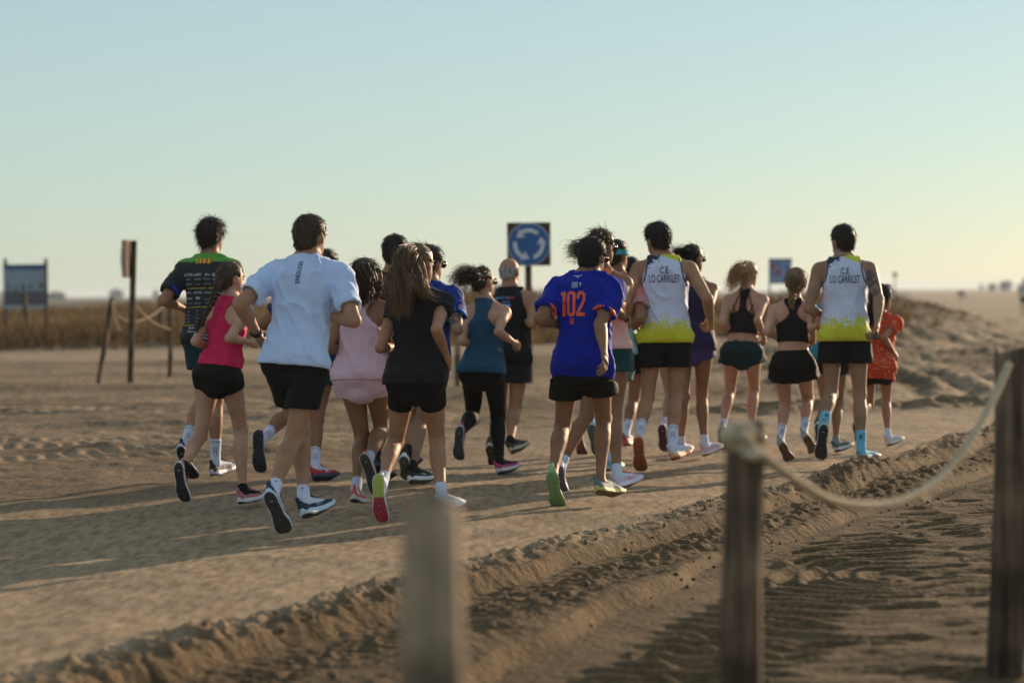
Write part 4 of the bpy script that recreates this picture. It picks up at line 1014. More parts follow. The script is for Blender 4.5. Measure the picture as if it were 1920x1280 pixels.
bpanel(7, 496, 85, 577, 0, MAT['board_blue'], 'panel'); bpanel(8, 546, 84, 572, -.024, MAT['board_grey'], 'map_print', .012); bpanel(7, 496, 85, 504, -.024, MAT['board_strip'], 'header_strip', .012); bpanel(7, 572.5, 85, 576, -.024, MAT['board_white'], 'footer_strip', .012)
for x, w_, y in ((18, 3, 538), (30, 3, 542), (44, 5, 539), (58, 4, 538), (78, 7, 536)): bpanel(x-w_/2, y-5, x+w_/2, y+4, -.022, MAT['wood_dark'], 'pictogram', .01)
# small info sign behind, right
Yb = 62.0; bb = W(1462, 560, Yb); bb[2] = gz(bb[0], bb[1]); rs = empty('info_sign', bb); tag(rs, 'small white and blue rules sign on posts behind the two women in black tops', 'sign')
MAT['pale_blue'] = mat('pale_blue', (.25, .33, .50), .6, .1, 3); MAT['red'] = mat('sign_red', (.45, .03, .04), .5)
for x in (1443, 1483):
    mb = MB(); p0 = W(x, 640, Yb)-bb; p0[2] = -.3; p1 = W(x, 484, Yb)-bb; mb.tube([p0, (p0+p1)/2, p1], .022, 8); mb.build('post', MAT['wood_dark'], rs)
bpanel(1442, 486, 1484, 532, 0, MAT['pale_blue'], 'panel'); bpanel(1442, 485, 1484, 489, -.022, MAT['board_strip'], 'header_strip', .012); bpanel(1445, 494, 1463, 515, -.024, MAT['sign_blue'], 'prohibition_print', .012); bpanel(1448, 497, 1460, 512, -.034, MAT['board_white'], 'pictogram_ground', .006)
a = W(1446, 495, Yb)-bb; b2 = W(1462, 514, Yb)-bb; mb = MB(); d = nrm(np.array([b2[0]-a[0], 0, b2[2]-a[2]])); nn = np.array([d[2], 0, -d[0]])*.035; y = np.array([0, -.125, 0]); a[1] = b2[1] = 0
mb.add([a+nn+y, b2+nn+y, b2-nn+y, a-nn+y, a+nn+y*.9, b2+nn+y*.9, b2-nn+y*.9, a-nn+y*.9], [[0, 1, 2, 3], [7, 6, 5, 4], [0, 4, 5, 1], [1, 5, 6, 2], [2, 6, 7, 3], [3, 7, 4, 0]]); mb.build('red_bar', MAT['red'], rs)
bpanel(1470, 499, 1480, 502, -.022, MAT['sign_blue'], 'pictogram', .01); bpanel(1474, 500, 1476, 510, -.020, MAT['sign_blue'], 'pictogram', .01)
# tiny round sign, dark hut, on the horizon
Yb = 118.; bb = W(1678, 545, Yb); rs = empty('round_sign', np.array([bb[0], Yb, gz(bb[0], Yb)])); tag(rs, 'tiny dark round sign on a thin pole standing on the horizon dune', 'sign')
o0 = np.array([bb[0], Yb, gz(bb[0], Yb)]); c = W(1678, 514.5, Yb)-o0; mb = MB(); mb.tube([(0, 0, -.2), c*.5, c], .03, 6); mb.build('pole', MAT['wood_dark'], rs); mb = MB(); mb.tube([c-np.array([0, .03, 0]), c+np.array([0, .03, 0])], .115, 20); mb.build('disc', MAT['wood_dark'], rs)
Yb = 260.; o0 = W(1802, 541, Yb); rs = empty('beach_hut', np.array([o0[0], Yb, gz(o0[0], Yb)])); tag(rs, 'tiny dark hut with a ramp at the far end of the sand', 'hut'); zb = gz(o0[0], Yb)
mb = MB()
for sx in (-.22, .22): mb.box((sx, 0, .35), (.06, .3, .9)); 
mb.build('stilts', MAT['wood_dark'], rs); mb = MB(); mb.box((0, 0, 1.0), (.62, .5, .5)); mb.build('cabin', MAT['wood_dark'], rs); mb = MB(); mb.box((.62, 0, .62), (.9, .3, .05), np.array([[.85, 0, .5], [0, 1, 0], [-.5, 0, .85]])); mb.build('ramp', MAT['wood_grey'], rs)
# far hazy silhouettes
MAT['far_leaf'] = mat('far_leaf', (.05, .07, .05), .9, .3, .3); MAT['far_wall'] = mat('far_wall', (.16, .17, .19), .9, .2, .2)
FG = 'trees on the far horizon'
def far_tree(px, wpx, hpx, Yd, label, seed):
    rg = np.random.default_rng(seed); b = W(px, 548.5-(px-960)*math.sin(ROLL), Yd); b[2] = 0; S_ = Yd/FPX; rs = empty('far_tree', b); tag(rs, label, 'tree', FG); rr = wpx*S_/2; hh = hpx*S_+CAMH
    mb = MB(); mb.tube([(0, 0, -.5), (0, 0, hh*.5)], [rr*.09, rr*.05], 6); mb.build('trunk', MAT['wood_dark'], rs); V = []; n = 420
    c = rg.normal(size=(n, 3)); c = nrm3(c)*rg.uniform(.3, 1, (n, 1))**.5*np.array([rr, rr*.7, hh*.5])*(1+.25*rg.normal(size=(n, 1))*.5)+np.array([0, 0, hh*.52]); c[:, 2] = np.clip(c[:, 2], .3, None)
    a = nrm3(rg.normal(size=(n, 3)))*rr*.16; bb_ = nrm3(np.cross(a, rg.normal(size=(n, 3))))*rr*.16
    V = np.stack([c-a, c+bb_, c+a, c-bb_], 1).reshape(-1, 3); mk('crown', V, np.arange(4*n).reshape(-1, 4), MAT['far_leaf'], rs, False)
for i, (px, w_, h_, Yd, lb) in enumerate(((1886, 26, 13, 1100, 'broad hazy tree clump on the horizon near the right edge'), (1860, 18, 9, 1150, 'smaller hazy tree left of the broad clump on the right horizon'), (1840, 8, 10, 1050, 'thin hazy tree standing alone on the right horizon'), (1914, 14, 8, 1200, 'low hazy tree cut by the right frame edge'),
        (105, 34, 9, 1000, 'low wide hazy tree behind the map board'), (292, 12, 11, 1000, 'small hazy tree right of the brown sign post'), (2, 10, 12, 900, 'hazy tree at the left frame edge'))): far_tree(px, w_, h_, Yd, lb, i)
Yb = 1000.; b = W(219, 555, Yb); b[2] = 0; S_ = Yb/FPX; rs = empty('far_building', b); tag(rs, 'hazy stepped grey building on the left horizon', 'building')
mb = MB(); mb.box((0, 0, 12*S_/2+.5), (24*S_, 6, 12*S_+1)); mb.build('wall', MAT['far_wall'], rs); mb = MB(); mb.box((0, 0, 16*S_), (13*S_, 5, 7*S_), taper=.8); mb.build('upper_block', MAT['far_wall'], rs)
mb = MB(); mb.box((-4*S_, 0, 20.5*S_), (2*S_, 2, 3*S_)); mb.build('chimney', MAT['far_wall'], rs)

# ------------------------------------------------------------------ the air
mb = MB(); mb.box((0, 2520, 3.6), (30400, 5120, 10.8)); hz = mb.build('haze', None); hz['kind'] = 'stuff'; hz.data.materials.clear()
hm_ = bpy.data.materials.new('haze'); hm_.use_nodes = True; n = hm_.node_tree; n.nodes.remove(n.nodes['Principled BSDF']); pv = n.nodes.new('ShaderNodeVolumePrincipled')
pv.inputs['Density'].default_value = .00025; pv.inputs['Color'].default_value = (.80, .90, 1.0, 1); pv.inputs['Anisotropy'].default_value = .2; n.links.new(pv.outputs[0], n.nodes['Material Output'].inputs['Volume']); hz.data.materials.append(hm_)
# ------------------------------------------------------------------ materials for people
MAT['eye'] = mat('eye', (.55, .52, .50), .3, .02, 5); MAT['lens'] = mat('dark_lens', (.015, .014, .016), .12, .02, 5, spec=.6); MAT['ink'] = mat('black_print', (.015, .015, .03), .7, .05, 5)
def skin(name, c, ink=False):
    m_ = mat(name, c, .56, .17, 11, .12, 90, spec=.25, sss=.10)
    if ink:
        n = m_.node_tree; b = n.nodes['Principled BSDF']; src = b.inputs['Base Color'].links[0].from_socket
        at = n.nodes.new('ShaderNodeAttribute'); at.attribute_name = 'ink'; tc = n.nodes.new('ShaderNodeTexCoord'); v = n.nodes.new('ShaderNodeTexNoise'); v.inputs['Scale'].default_value = 34; v.inputs['Detail'].default_value = 4; n.links.new(tc.outputs['Object'], v.inputs[0])
        r = n.nodes.new('ShaderNodeValToRGB'); r.color_ramp.elements[0].position = .46; r.color_ramp.elements[0].color = (.85, .85, .85, 1); r.color_ramp.elements[1].position = .54; r.color_ramp.elements[1].color = (.15, .15, .15, 1); n.links.new(v.outputs[0], r.inputs[0])
        mu = n.nodes.new('ShaderNodeMath'); mu.operation = 'MULTIPLY'; n.links.new(r.outputs[0], mu.inputs[0]); n.links.new(at.outputs['Fac'], mu.inputs[1])
        mx = n.nodes.new('ShaderNodeMixRGB'); n.links.new(mu.outputs[0], mx.inputs[0]); n.links.new(src, mx.inputs[1]); mx.inputs[2].default_value = (.05, .05, .055, 1); n.links.new(mx.outputs[0], b.inputs['Base Color'])
    return m_
SK = dict(fair=skin('fair_skin', (.50, .28, .195)), mid=skin('tan_skin', (.37, .195, .115)), dark=skin('olive_skin', (.27, .135, .075)), inkm=skin('tattooed_skin', (.31, .175, .11), True))
def hairmat(name, c, c2=None):
    m_ = mat(name, c, .5, .5, 60, .12, 160, spec=.25, stretch=(1.5, 1.5, .18)); return m_
HM = dict(dark=hairmat('dark_brown_hair', (.022, .014, .010)), black=hairmat('black_hair', (.010, .008, .008)), brown=hairmat('brown_hair', (.060, .034, .018)), light=hairmat('light_brown_hair', (.165, .105, .062)), blond=hairmat('blond_hair', (.38, .23, .11)), grey=hairmat('grey_hair', (.30, .29, .28)), dblond=hairmat('dark_blond_hair', (.19, .125, .065)))
FB = {}
def fab(name, c, **k):
    if name not in FB: FB[name] = fabric(name, c, **k)
    return FB[name]
BLK = fab('black_fabric', (.009, .008, .008), sheen=.0); BLK2 = fab('charcoal_black_fabric', (.012, .011, .012), sheen=.03)
def sm(name, c, r=.55, **k):
    if name not in FB: FB[name] = mat(name, c, r, .06, 30, .15, 300, **k)
    return FB[name]
def shoes(up, sole, out=(.02, .02, .02), lace=None, stripe=None, nm=''):
    return dict(shoe=sm('shoe_upper_'+nm, up, .6), sole=sm('midsole_'+nm, sole, .5), outsole=sm('outsole_'+nm, out, .6), laces=sm('laces_'+nm, lace or up, .7), side_stripe=sm('stripes_'+nm, stripe, .5) if stripe else None)
WSOCK = fab('white_sock', (.60, .66, .84), bump=.2)
SOCK = dict(mat=WSOCK, h=.36, doodle='L\u00b4OCHIT RACING')
SOCKLOW = dict(mat=WSOCK, h=.17)
INKB = sm('dark_blue_print', (.015, .03, .06), .6); ORG = sm('orange_print', (.85, .13, .05), .5); PWH = sm('white_print', (.62, .64, .72), .5); PGREY = sm('grey_print', (.35, .37, .42), .6)
RED = sm('red_print', (.6, .04, .03), .5); LBL = sm('light_blue_print', (.12, .30, .62), .5); YEL = sm('yellow_print', (.75, .55, .03), .6); GRN = sm('green_fabric', (.10, .42, .06), .6); ROY = sm('royal_blue_trim', (.01, .04, .42), .6); NAV = sm('navy_trim', (.012, .045, .085), .6)

def vest_mat(zl, zh):
    m_ = bpy.data.materials.new('club_vest'); m_.use_nodes = True; n = m_.node_tree; b = n.nodes['Principled BSDF']; b.inputs['Roughness'].default_value = .7; b.inputs['Specular IOR Level'].default_value = .3
    tc = n.nodes.new('ShaderNodeTexCoord'); sp = n.nodes.new('ShaderNodeSeparateXYZ'); n.links.new(tc.outputs['Object'], sp.inputs[0])
    def M(op, a, c=None, c2=None):
        x = n.nodes.new('ShaderNodeMath'); x.operation = op
        for i, v in enumerate((a, c, c2)):
            if v is None: continue
            if isinstance(v, (int, float)): x.inputs[i].default_value = v
            else: n.links.new(v, x.inputs[i])
        return x.outputs[0]
    def NZ(st, sc, det=4):
        mp = n.nodes.new('ShaderNodeMapping'); mp.inputs['Scale'].default_value = st; n.links.new(tc.outputs['Object'], mp.inputs[0]); z = n.nodes.new('ShaderNodeTexNoise'); z.inputs['Scale'].default_value = sc; z.inputs['Detail'].default_value = det; n.links.new(mp.outputs[0], z.inputs[0]); return z.outputs[0]
    t = M('DIVIDE', M('SUBTRACT', sp.outputs[2], zl), zh-zl)      # 0 hem, 1 neck
    edge = M('ADD', t, M('MULTIPLY', M('SUBTRACT', NZ((7, 7, .9), 9), .5), .55)); edge = M('ADD', edge, M('MULTIPLY', M('SUBTRACT', NZ((1, 1, 5), 16), .5), .30))
    my = M('SMOOTH_MIN', M('MAXIMUM', M('MULTIPLY', M('SUBTRACT', .30, edge), 14), 0), 1.0, .05)
    x = sp.outputs[0]
    ed2 = M('ADD', M('ADD', M('MULTIPLY', M('ADD', x, .055), 4.5), M('MULTIPLY', M('SUBTRACT', 1.0, t), 3.6)), M('MULTIPLY', M('SUBTRACT', NZ((1, 1, 3), 30), .5), 1.1))
    mt2 = M('SMOOTH_MIN', M('MAXIMUM', M('MULTIPLY', M('SUBTRACT', .05, ed2), 14), 0), 1.0, .05)
    ed3 = M('ADD', M('MULTIPLY', M('SUBTRACT', .150, x), 4), M('MULTIPLY', M('SUBTRACT', 1.0, t), 6)); mt3 = M('MINIMUM', M('MAXIMUM', M('MULTIPLY', M('SUBTRACT', .45, ed3), 14), 0), 1.0)
    def mix(f, a, c):
        q = n.nodes.new('ShaderNodeMixRGB'); n.links.new(f, q.inputs[0])
        for i, v in ((1, a), (2, c)):
            if isinstance(v, tuple): q.inputs[i].default_value = (*v, 1)
            else: n.links.new(v, q.inputs[i])
        return q.outputs[0]
    c = mix(my, (.60, .65, .86), (.58, .58, .035)); c = mix(mt2, c, (.012, .035, .065)); c = mix(mt3, c, (.60, .62, .05)); n.links.new(c, b.inputs['Base Color'])
    z = NZ((1, 1, .45), 30, 5); bp = n.nodes.new('ShaderNodeBump'); bp.inputs['Strength'].default_value = .3; bp.inputs['Distance'].default_value = .01; n.links.new(z, bp.inputs['Height']); n.links.new(bp.outputs[0], b.inputs['Normal'])
    return m_
def two_tone(name, c0, c1, lvl, soft=.03, axis=2, rough=.7, nz=.0):
    def f(zl, zh):
        m_ = bpy.data.materials.new(name); m_.use_nodes = True; n = m_.node_tree; b = n.nodes['Principled BSDF']; b.inputs['Roughness'].default_value = rough
        tc = n.nodes.new('ShaderNodeTexCoord'); sp = n.nodes.new('ShaderNodeSeparateXYZ'); n.links.new(tc.outputs['Object'], sp.inputs[0]); mr = n.nodes.new('ShaderNodeMapRange')
        z = zl+(zh-zl)*lvl; mr.inputs[1].default_value = z-soft; mr.inputs[2].default_value = z+soft; n.links.new(sp.outputs[axis], mr.inputs[0]); mx = n.nodes.new('ShaderNodeMixRGB'); n.links.new(mr.outputs[0], mx.inputs[0])
        mx.inputs[1].default_value = (*c0, 1); mx.inputs[2].default_value = (*c1, 1); n.links.new(mx.outputs[0], b.inputs['Base Color']); return m_
    return f
def check_mat():
    m_ = fabric('checked_blue_jersey', (.012, .055, .30)); n = m_.node_tree; b = n.nodes['Principled BSDF']; src = b.inputs['Base Color'].links[0].from_socket
    tc = n.nodes.new('ShaderNodeTexCoord'); br = n.nodes.new('ShaderNodeTexChecker'); br.inputs['Scale'].default_value = 75; n.links.new(tc.outputs['Object'], br.inputs[0]); mx = n.nodes.new('ShaderNodeMixRGB'); mx.blend_type = 'MULTIPLY'; mx.inputs[2].default_value = (.25, .28, .45, 1); n.links.new(br.outputs[1], mx.inputs[0]); n.links.new(src, mx.inputs[1]); n.links.new(mx.outputs[0], b.inputs['Base Color']); return m_
def splash_mat():
    m_ = fabric('red_orange_tee', (.58, .065, .02)); n = m_.node_tree; b = n.nodes['Principled BSDF']; src = b.inputs['Base Color'].links[0].from_socket
    tc = n.nodes.new('ShaderNodeTexCoord'); mp = n.nodes.new('ShaderNodeMapping'); mp.inputs['Scale'].default_value = (1, 1, 2.2); n.links.new(tc.outputs['Object'], mp.inputs[0]); z = n.nodes.new('ShaderNodeTexNoise'); z.inputs['Scale'].default_value = 34; z.inputs['Detail'].default_value = 2; n.links.new(mp.outputs[0], z.inputs[0])
    r = n.nodes.new('ShaderNodeValToRGB'); r.color_ramp.elements[0].position = .61; r.color_ramp.elements[1].position = .66; n.links.new(z.outputs[0], r.inputs[0]); mx = n.nodes.new('ShaderNodeMixRGB'); mx.inputs[2].default_value = (.70, .42, .34, 1); n.links.new(r.outputs[0], mx.inputs[0]); n.links.new(src, mx.inputs[1]); n.links.new(mx.outputs[0], b.inputs['Base Color']); return m_
def flower_mat():
    m_ = fabric('patterned_teal_shorts', (.10, .20, .19)); n = m_.node_tree; b = n.nodes['Principled BSDF']; src = b.inputs['Base Color'].links[0].from_socket
    tc = n.nodes.new('ShaderNodeTexCoord'); z = n.nodes.new('ShaderNodeTexVoronoi'); z.inputs['Scale'].default_value = 22; n.links.new(tc.outputs['Object'], z.inputs[0]); r = n.nodes.new('ShaderNodeValToRGB'); r.color_ramp.elements[0].position = .25; r.color_ramp.elements[1].position = .32; r.color_ramp.elements[0].color = (1, 1, 1, 1); r.color_ramp.elements[1].color = (0, 0, 0, 1)
    n.links.new(z.outputs[0], r.inputs[0]); mx = n.nodes.new('ShaderNodeMixRGB'); mx.inputs[2].default_value = (.42, .22, .20, 1); n.links.new(r.outputs[0], mx.inputs[0]); n.links.new(src, mx.inputs[1]); n.links.new(mx.outputs[0], b.inputs['Base Color']); return m_

TANKM = ([.0, .55, .64, .72, .80, .90, 1.0, 1.1], [.30, .30, .170, .140, .128, .118, .108, .10])        # men's singlet
RACER = ([.0, .52, .60, .68, .76, .84, .93, 1.02, 1.1], [.30, .30, .150, .090, .052, .050, .062, .072, .072])
ONLY = None   # debugging aid
SPEC = {}
FOUT = two_tone('red_and_lime_outsole', (.42, .50, .10), (.34, .025, .045), .45, .006, 0)(0, .3)
SPEC['A'] = dict(label='tall dark-haired runner in a black club jersey covered in small sponsor logos', H=1.80, px=393, gy=901, neck=(393, 486), top=(397, 413), yaw=14, hyaw=28, seed=1, skin=SK['mid'],
  le=(306, 563, -1), lw=(345, 578, 1), re=(436, 572, -1), rw=(418, 560, 1), lk=(382, 757, 1), la=(345, 838, -1), rk=(404, 768, 1), ra=(404, 868, -1), lh=(326, 862), lt=(352, 922, 1), rh=(402, 897), rt=(443, 884),
  top_=dict(kind='tee', mat=two_tone('club_jersey', (.008, .009, .012), (.10, .34, .04), .972, .004), hem=-.10, ease=.020, sleeve=.74, flare=.012, name='jersey', cuff=(.03, ROY)), bot=dict(kind='shorts', len=.52, flare=.022, ease=.008, mat=fab('teal_shorts', (.008, .034, .048))),
  sock=SOCK, shoes=shoes((.03, .03, .035), (.55, .60, .72), (.02, .02, .02), stripe=(.02, .02, .02), nm='a'), hair=dict(style='short', mat=HM['dark'], n=1300, ln=.042, lift=.30, mess=.45, thick=.019, nape=-.082))
SPEC['B'] = dict(label='girl in a bright pink tank top and black shorts with a long brown braid', H=1.55, sex='f', fat=.97, px=412, gy=951, neck=(434, 563), top=(432, 493), yaw=32, yawc=36, hyaw=46, seed=2, skin=SK['fair'], h=.0076, lean=.06,
  le=(366, 640, -1), lw=(400, 655, 1), re=(430, 634, -1), rw=(472, 642, 1), lk=(376, 818, 1), la=(344, 876, -1), rk=(452, 806, 1), ra=(455, 918, -1), lh=(322, 876), lt=(333, 948, 1), rh=(441, 946), rt=(484, 936),
  top_=dict(kind='tank', mask=RACER, mat=fab('pink_tank_fabric', (.62, .022, .095)), hem=.13, ease=.012, name='tank_top', tight=True), bot=dict(kind='shorts', len=.20, ease=.006, flare=.004, waist=.20, mat=BLK),
  sock=dict(mat=BLK, h=.10), shoes=shoes((.48, .17, .20), (.68, .68, .76), (.03, .03, .03), nm='b'), hair=dict(style='braid', mat=HM['brown'], n=500, ln=.03, flow='back', lift=.04, mess=.10, thick=.010, tie=-.03, cover_ears=False,
   locks=[dict(path=[(424, 515, -.02), (412, 526, -.10), (405, 545, -.14), (398, 566, -.15), (386, 590, -.14), (378, 612, -.13)], rad=[.020, .024, .022, .018, .012, .010], braid=True, turns=4.2), dict(path=[(377, 600, -.12), (372, 612, -.13), (366, 622, -.14)], rad=[.008, .012, .010], n=80, core=0, frizz=.006)]))
SPEC['C'] = dict(label='tall man in a white t-shirt and black shorts leading the left side of the pack', H=1.81, fat=.99, px=556, gy=1004, neck=(577, 487), top=(583, 405), yaw=12, hyaw=30, seed=3, skin=SK['mid'], h=.0078, lean=.08,
  le=(449, 570, -1), lw=(484, 628, 1), re=(664, 601, -1), rw=(607, 590, 1), lk=(566, 812, 1), la=(569, 936, -1), rk=(549, 830, 1), ra=(511, 922, -1), rh=(483, 936), rt=(519, 1011, 1), lh=(562, 984), lt=(613, 968),
  top_=dict(kind='tee', mat=fab('white_tee_fabric', (.52, .64, .92)), hem=-.07, ease=.013, sleeve=.70, flare=.010, wr=.012, name='t_shirt'), bot=dict(kind='shorts', len=.60, flare=.020, ease=.008, mat=BLK),
  sock=dict(mat=WSOCK, h=.18, mark='a', ms=.02), watch=(-1, MAT['ink']), shoes=shoes((.018, .035, .075), (.55, .66, .80), (.035, .04, .045), lace=(.03, .03, .05), stripe=(.30, .38, .42), nm='c'), hair=dict(style='short', mat=HM['brown'], n=2600, ln=.016, lift=.6, mess=.4, thick=.008, nape=-.080))
SPEC['D'] = dict(label='curly-haired runner in a dark jersey and red striped shoes hidden behind the white t-shirt', H=1.66, px=588, gy=916, neck=(600, 535), top=(611, 472), yaw=16, seed=4, skin=SK['dark'], h=.010,
  le=(490, 608, -1), lw=(520, 640, 1), re=(640, 610, -1), rw=(625, 640, 1), lk=(541, 778, -1), la=(490, 824, -1), rk=(594, 790, 1), ra=(591, 876, -1), lh=(470, 818), lt=(472, 897, 1), rh=(580, 910), rt=(625, 906),
  top_=dict(kind='tee', mat=fab('navy_jersey', (.012, .022, .085)), hem=-.05, ease=.020, sleeve=.7), bot=dict(kind='shorts', len=.42, flare=.02, ease=.008, mat=fab('teal_shorts', (.008, .034, .048))),
  sock=SOCK, shoes=shoes((.50, .03, .04), (.06, .05, .12), (.02, .02, .03), stripe=(.75, .75, .8), nm='d'), hair=dict(style='curly', mat=HM['dark'], n=1000, ln=.030, lift=.7, mess=.8, thick=.018))
SPEC['E'] = dict(label='woman in a pale pink top and loose pale pink shorts with shoulder-length brown hair', H=1.58, sex='f', fat=1.05, px=680, gy=959, neck=(684, 562), top=(685, 489), yaw=18, hyaw=20, seed=5, skin=SK['dark'], h=.0080, lean=.07,
  le=(616, 652, -1), lw=(652, 660, 1), re=(744, 640, -1), rw=(732, 668, 1), lk=(680, 820, 1), la=(668, 914, -1), rk=(716, 806, 1), ra=(690, 862, -1), lh=(657, 850), lt=(686, 921, 1), rh=(0, 0), rt=(0, 0),
  top_=dict(kind='tank', mask=RACER, mat=fab('pale_pink_fabric', (.68, .46, .55)), hem=-.03, ease=.020, name='tank_top', wr=.012), bot=dict(kind='shorts', len=.27, flare=.028, ease=.010, mat=fab('pale_pink_fabric', (.68, .46, .55))),
  sock=dict(mat=fab('pale_blue_sock', (.45, .52, .68)), h=.17), shoes=shoes((.62, .13, .14), (.55, .53, .52), (.05, .045, .045), lace=(.6, .03, .08), nm='e'), hair=dict(style='long', mat=HM['brown'], n=1000, ln=.05, lift=.05, mess=.1, thick=.018, cover_ears=True,
   locks=[dict(path=[(684, 500, -.06), (680, 525, -.12), (678, 550, -.13), (676, 568, -.11)], rad=[.05, .085, .085, .06], n=900, frizz=.012, core=.85), dict(path=[(702, 505, -.02), (706, 528, -.04), (704, 555, -.05), (697, 572, -.04)], rad=[.03, .045, .04, .03], n=350, frizz=.014), dict(path=[(668, 510, -.03), (660, 535, -.04), (657, 556, -.05), (660, 566, -.05)], rad=[.03, .035, .03, .02], n=300, frizz=.012)]))
SPEC['E'].update(lh=(657, 944), lt=(672, 948), rh=(657, 848), rt=(686, 921, 1))
SPEC['F'] = dict(label='woman in a black t-shirt and tight black shorts with a long light brown ponytail', H=1.66, sex='f', px=782, gy=978, neck=(787, 549), top=(786, 462), yaw=24, hyaw=38, seed=6, skin=SK['mid'], h=.0078, lean=.05,
  le=(713, 652, -1), lw=(742, 650, 1), re=(818, 617, -1), rw=(838, 668, 1), handR=.4, lk=(742, 831, 1), la=(716, 906, -1), rk=(820, 824, 1), ra=(828, 930, -1), lh=(697, 916), lt=(702, 1004, 1), rh=(822, 970), rt=(864, 962),
  top_=dict(kind='tee', mat=fab('black_tee_fabric', (.013, .013, .015)), hem=-.05, ease=.022, sleeve=.40, flare=.008, name='t_shirt', wr=.010), bot=dict(kind='shorts', len=.42, ease=.005, flare=.003, mat=BLK, wr=.001),
  sock=dict(mat=WSOCK, h=.20), shoes=shoes((.66, .68, .72), (.62, .64, .68), (.36, .03, .05), lace=(.6, .62, .66), nm='f'), shoes_out=1, hair=dict(style='ponytail', mat=HM['light'], n=900, ln=.05, flow='back', lift=.04, mess=.08, thick=.012, tie=.03,
   locks=[dict(path=[(776, 476, -.12), (762, 478, -.20), (750, 510, -.25), (748, 550, -.24), (752, 588, -.21)], rad=[.022, .046, .056, .056, .045], n=1000, frizz=.020, w=.0042, core=.8, clen=.85), dict(path=[(776, 476, -.12), (783, 492, -.18), (786, 525, -.20), (800, 552, -.17), (822, 562, -.14)], rad=[.02, .03, .032, .022, .010], n=240, frizz=.02)]))
SPEC['G'] = dict(label='tall dark-haired man whose head shows above the long ponytail of the woman in black', H=1.80, px=728, gy=908, neck=(734, 520), top=(742, 443), yaw=12, seed=7, skin=SK['mid'], h=.010,
  le=(690, 600, -1), lw=(700, 620, 1), re=(775, 600, -1), rw=(770, 620, 1), lk=(725, 780, 1), la=(702, 862, -1), rk=(742, 785, 1), ra=(750, 850, -1), lh=(690, 868), lt=(722, 892, 1), rh=(740, 890), rt=(775, 890),
  top_=dict(kind='tee', mat=BLK2, hem=-.05, ease=.018, sleeve=.6), bot=dict(kind='shorts', len=.45, flare=.02, ease=.008, mat=BLK2), sock=dict(mat=BLK, h=.2), shoes=shoes((.03, .05, .09), (.06, .08, .12), (.02, .02, .02), nm='g'), hair=dict(style='short', mat=HM['dark'], n=1800, ln=.018, thick=.012, lift=.6, mess=.4))
SPEC['H'] = dict(label='man in a checked blue jersey with sunglasses right of the long ponytail', H=1.74, px=795, gy=919, neck=(806, 537), top=(806, 464), yaw=18, hyaw=40, seed=8, skin=SK['inkm'], ink=[(1, .55, .92)], h=.0088,
  le=(752, 600, -1), lw=(770, 620, 1), re=(858, 618, -1), rw=(848, 600, 1), lk=(776, 786, 1), la=(762, 848, -1), rk=(790, 792, 1), ra=(772, 880, -1), lh=(748, 852), lt=(756, 897, 1), rh=(752, 912), rt=(800, 910),
  top_=dict(kind='tee', mat=check_mat(), hem=-.05, ease=.020, sleeve=.62, flare=.012, name='jersey', cuff=(.024, sm('sky_blue_trim', (.04, .33, .72), .6))), bot=dict(kind='shorts', len=.45, flare=.02, ease=.008, mat=BLK2), sock=dict(mat=BLK, h=.14), glasses=sm('black_frame', (.02, .02, .02), .3),
  shoes=shoes((.02, .022, .022), (.70, .71, .74), (.10, .10, .07), stripe=(.45, .60, .30), nm='h'), hair=dict(style='short', mat=HM['dark'], n=1200, ln=.028, lift=.5, mess=.5, thick=.016))
SPEC['I'] = dict(label='woman in a blue tank top and black leggings with a flying ponytail', H=1.61, sex='f', px=905, gy=890, neck=(912, 569), top=(904, 502), yaw=22, hyaw=44, seed=9, skin=SK['fair'], lean=.06,
  le=(866, 640, -1), lw=(895, 648, 1), re=(934, 622, -1), rw=(966, 644, 1), lk=(888, 782, 1), la=(866, 806, -1), rk=(934, 780, 1), ra=(936, 866, -1), lh=(850, 796), lt=(846, 858, 1), rh=(924, 886), rt=(964, 876),
  top_=dict(kind='tank', mask=RACER, mat=fab('steel_blue_tank', (.022, .085, .16)), hem=-.04, ease=.010, name='tank_top', wr=.008), bot=dict(kind='leggings', len=.6, ease=.004, flare=.002, ankle=.90, mat=BLK, name='leggings', wr=.001),
  sock=dict(mat=BLK, h=.1), shoes=shoes((.45, .05, .16), (.62, .58, .66), (.07, .07, .08), lace=(.6, .05, .2), nm='i'), glasses=sm('clear_frame', (.5, .5, .4), .3), hair=dict(style='ponytail', mat=HM['brown'], n=900, ln=.035, flow='back', lift=.10, mess=.2, thick=.010, tie=.02,
   locks=[dict(path=[(899, 517, -.10), (885, 515, -.14), (868, 512, -.16), (852, 528, -.17)], rad=[.012, .045, .050, .045], n=420, frizz=.028, core=.6, clen=.7), dict(path=[(899, 520, -.10), (880, 524, -.14), (862, 530, -.15), (848, 524, -.16)], rad=[.012, .035, .045, .04], n=200, frizz=.03, core=0)]))
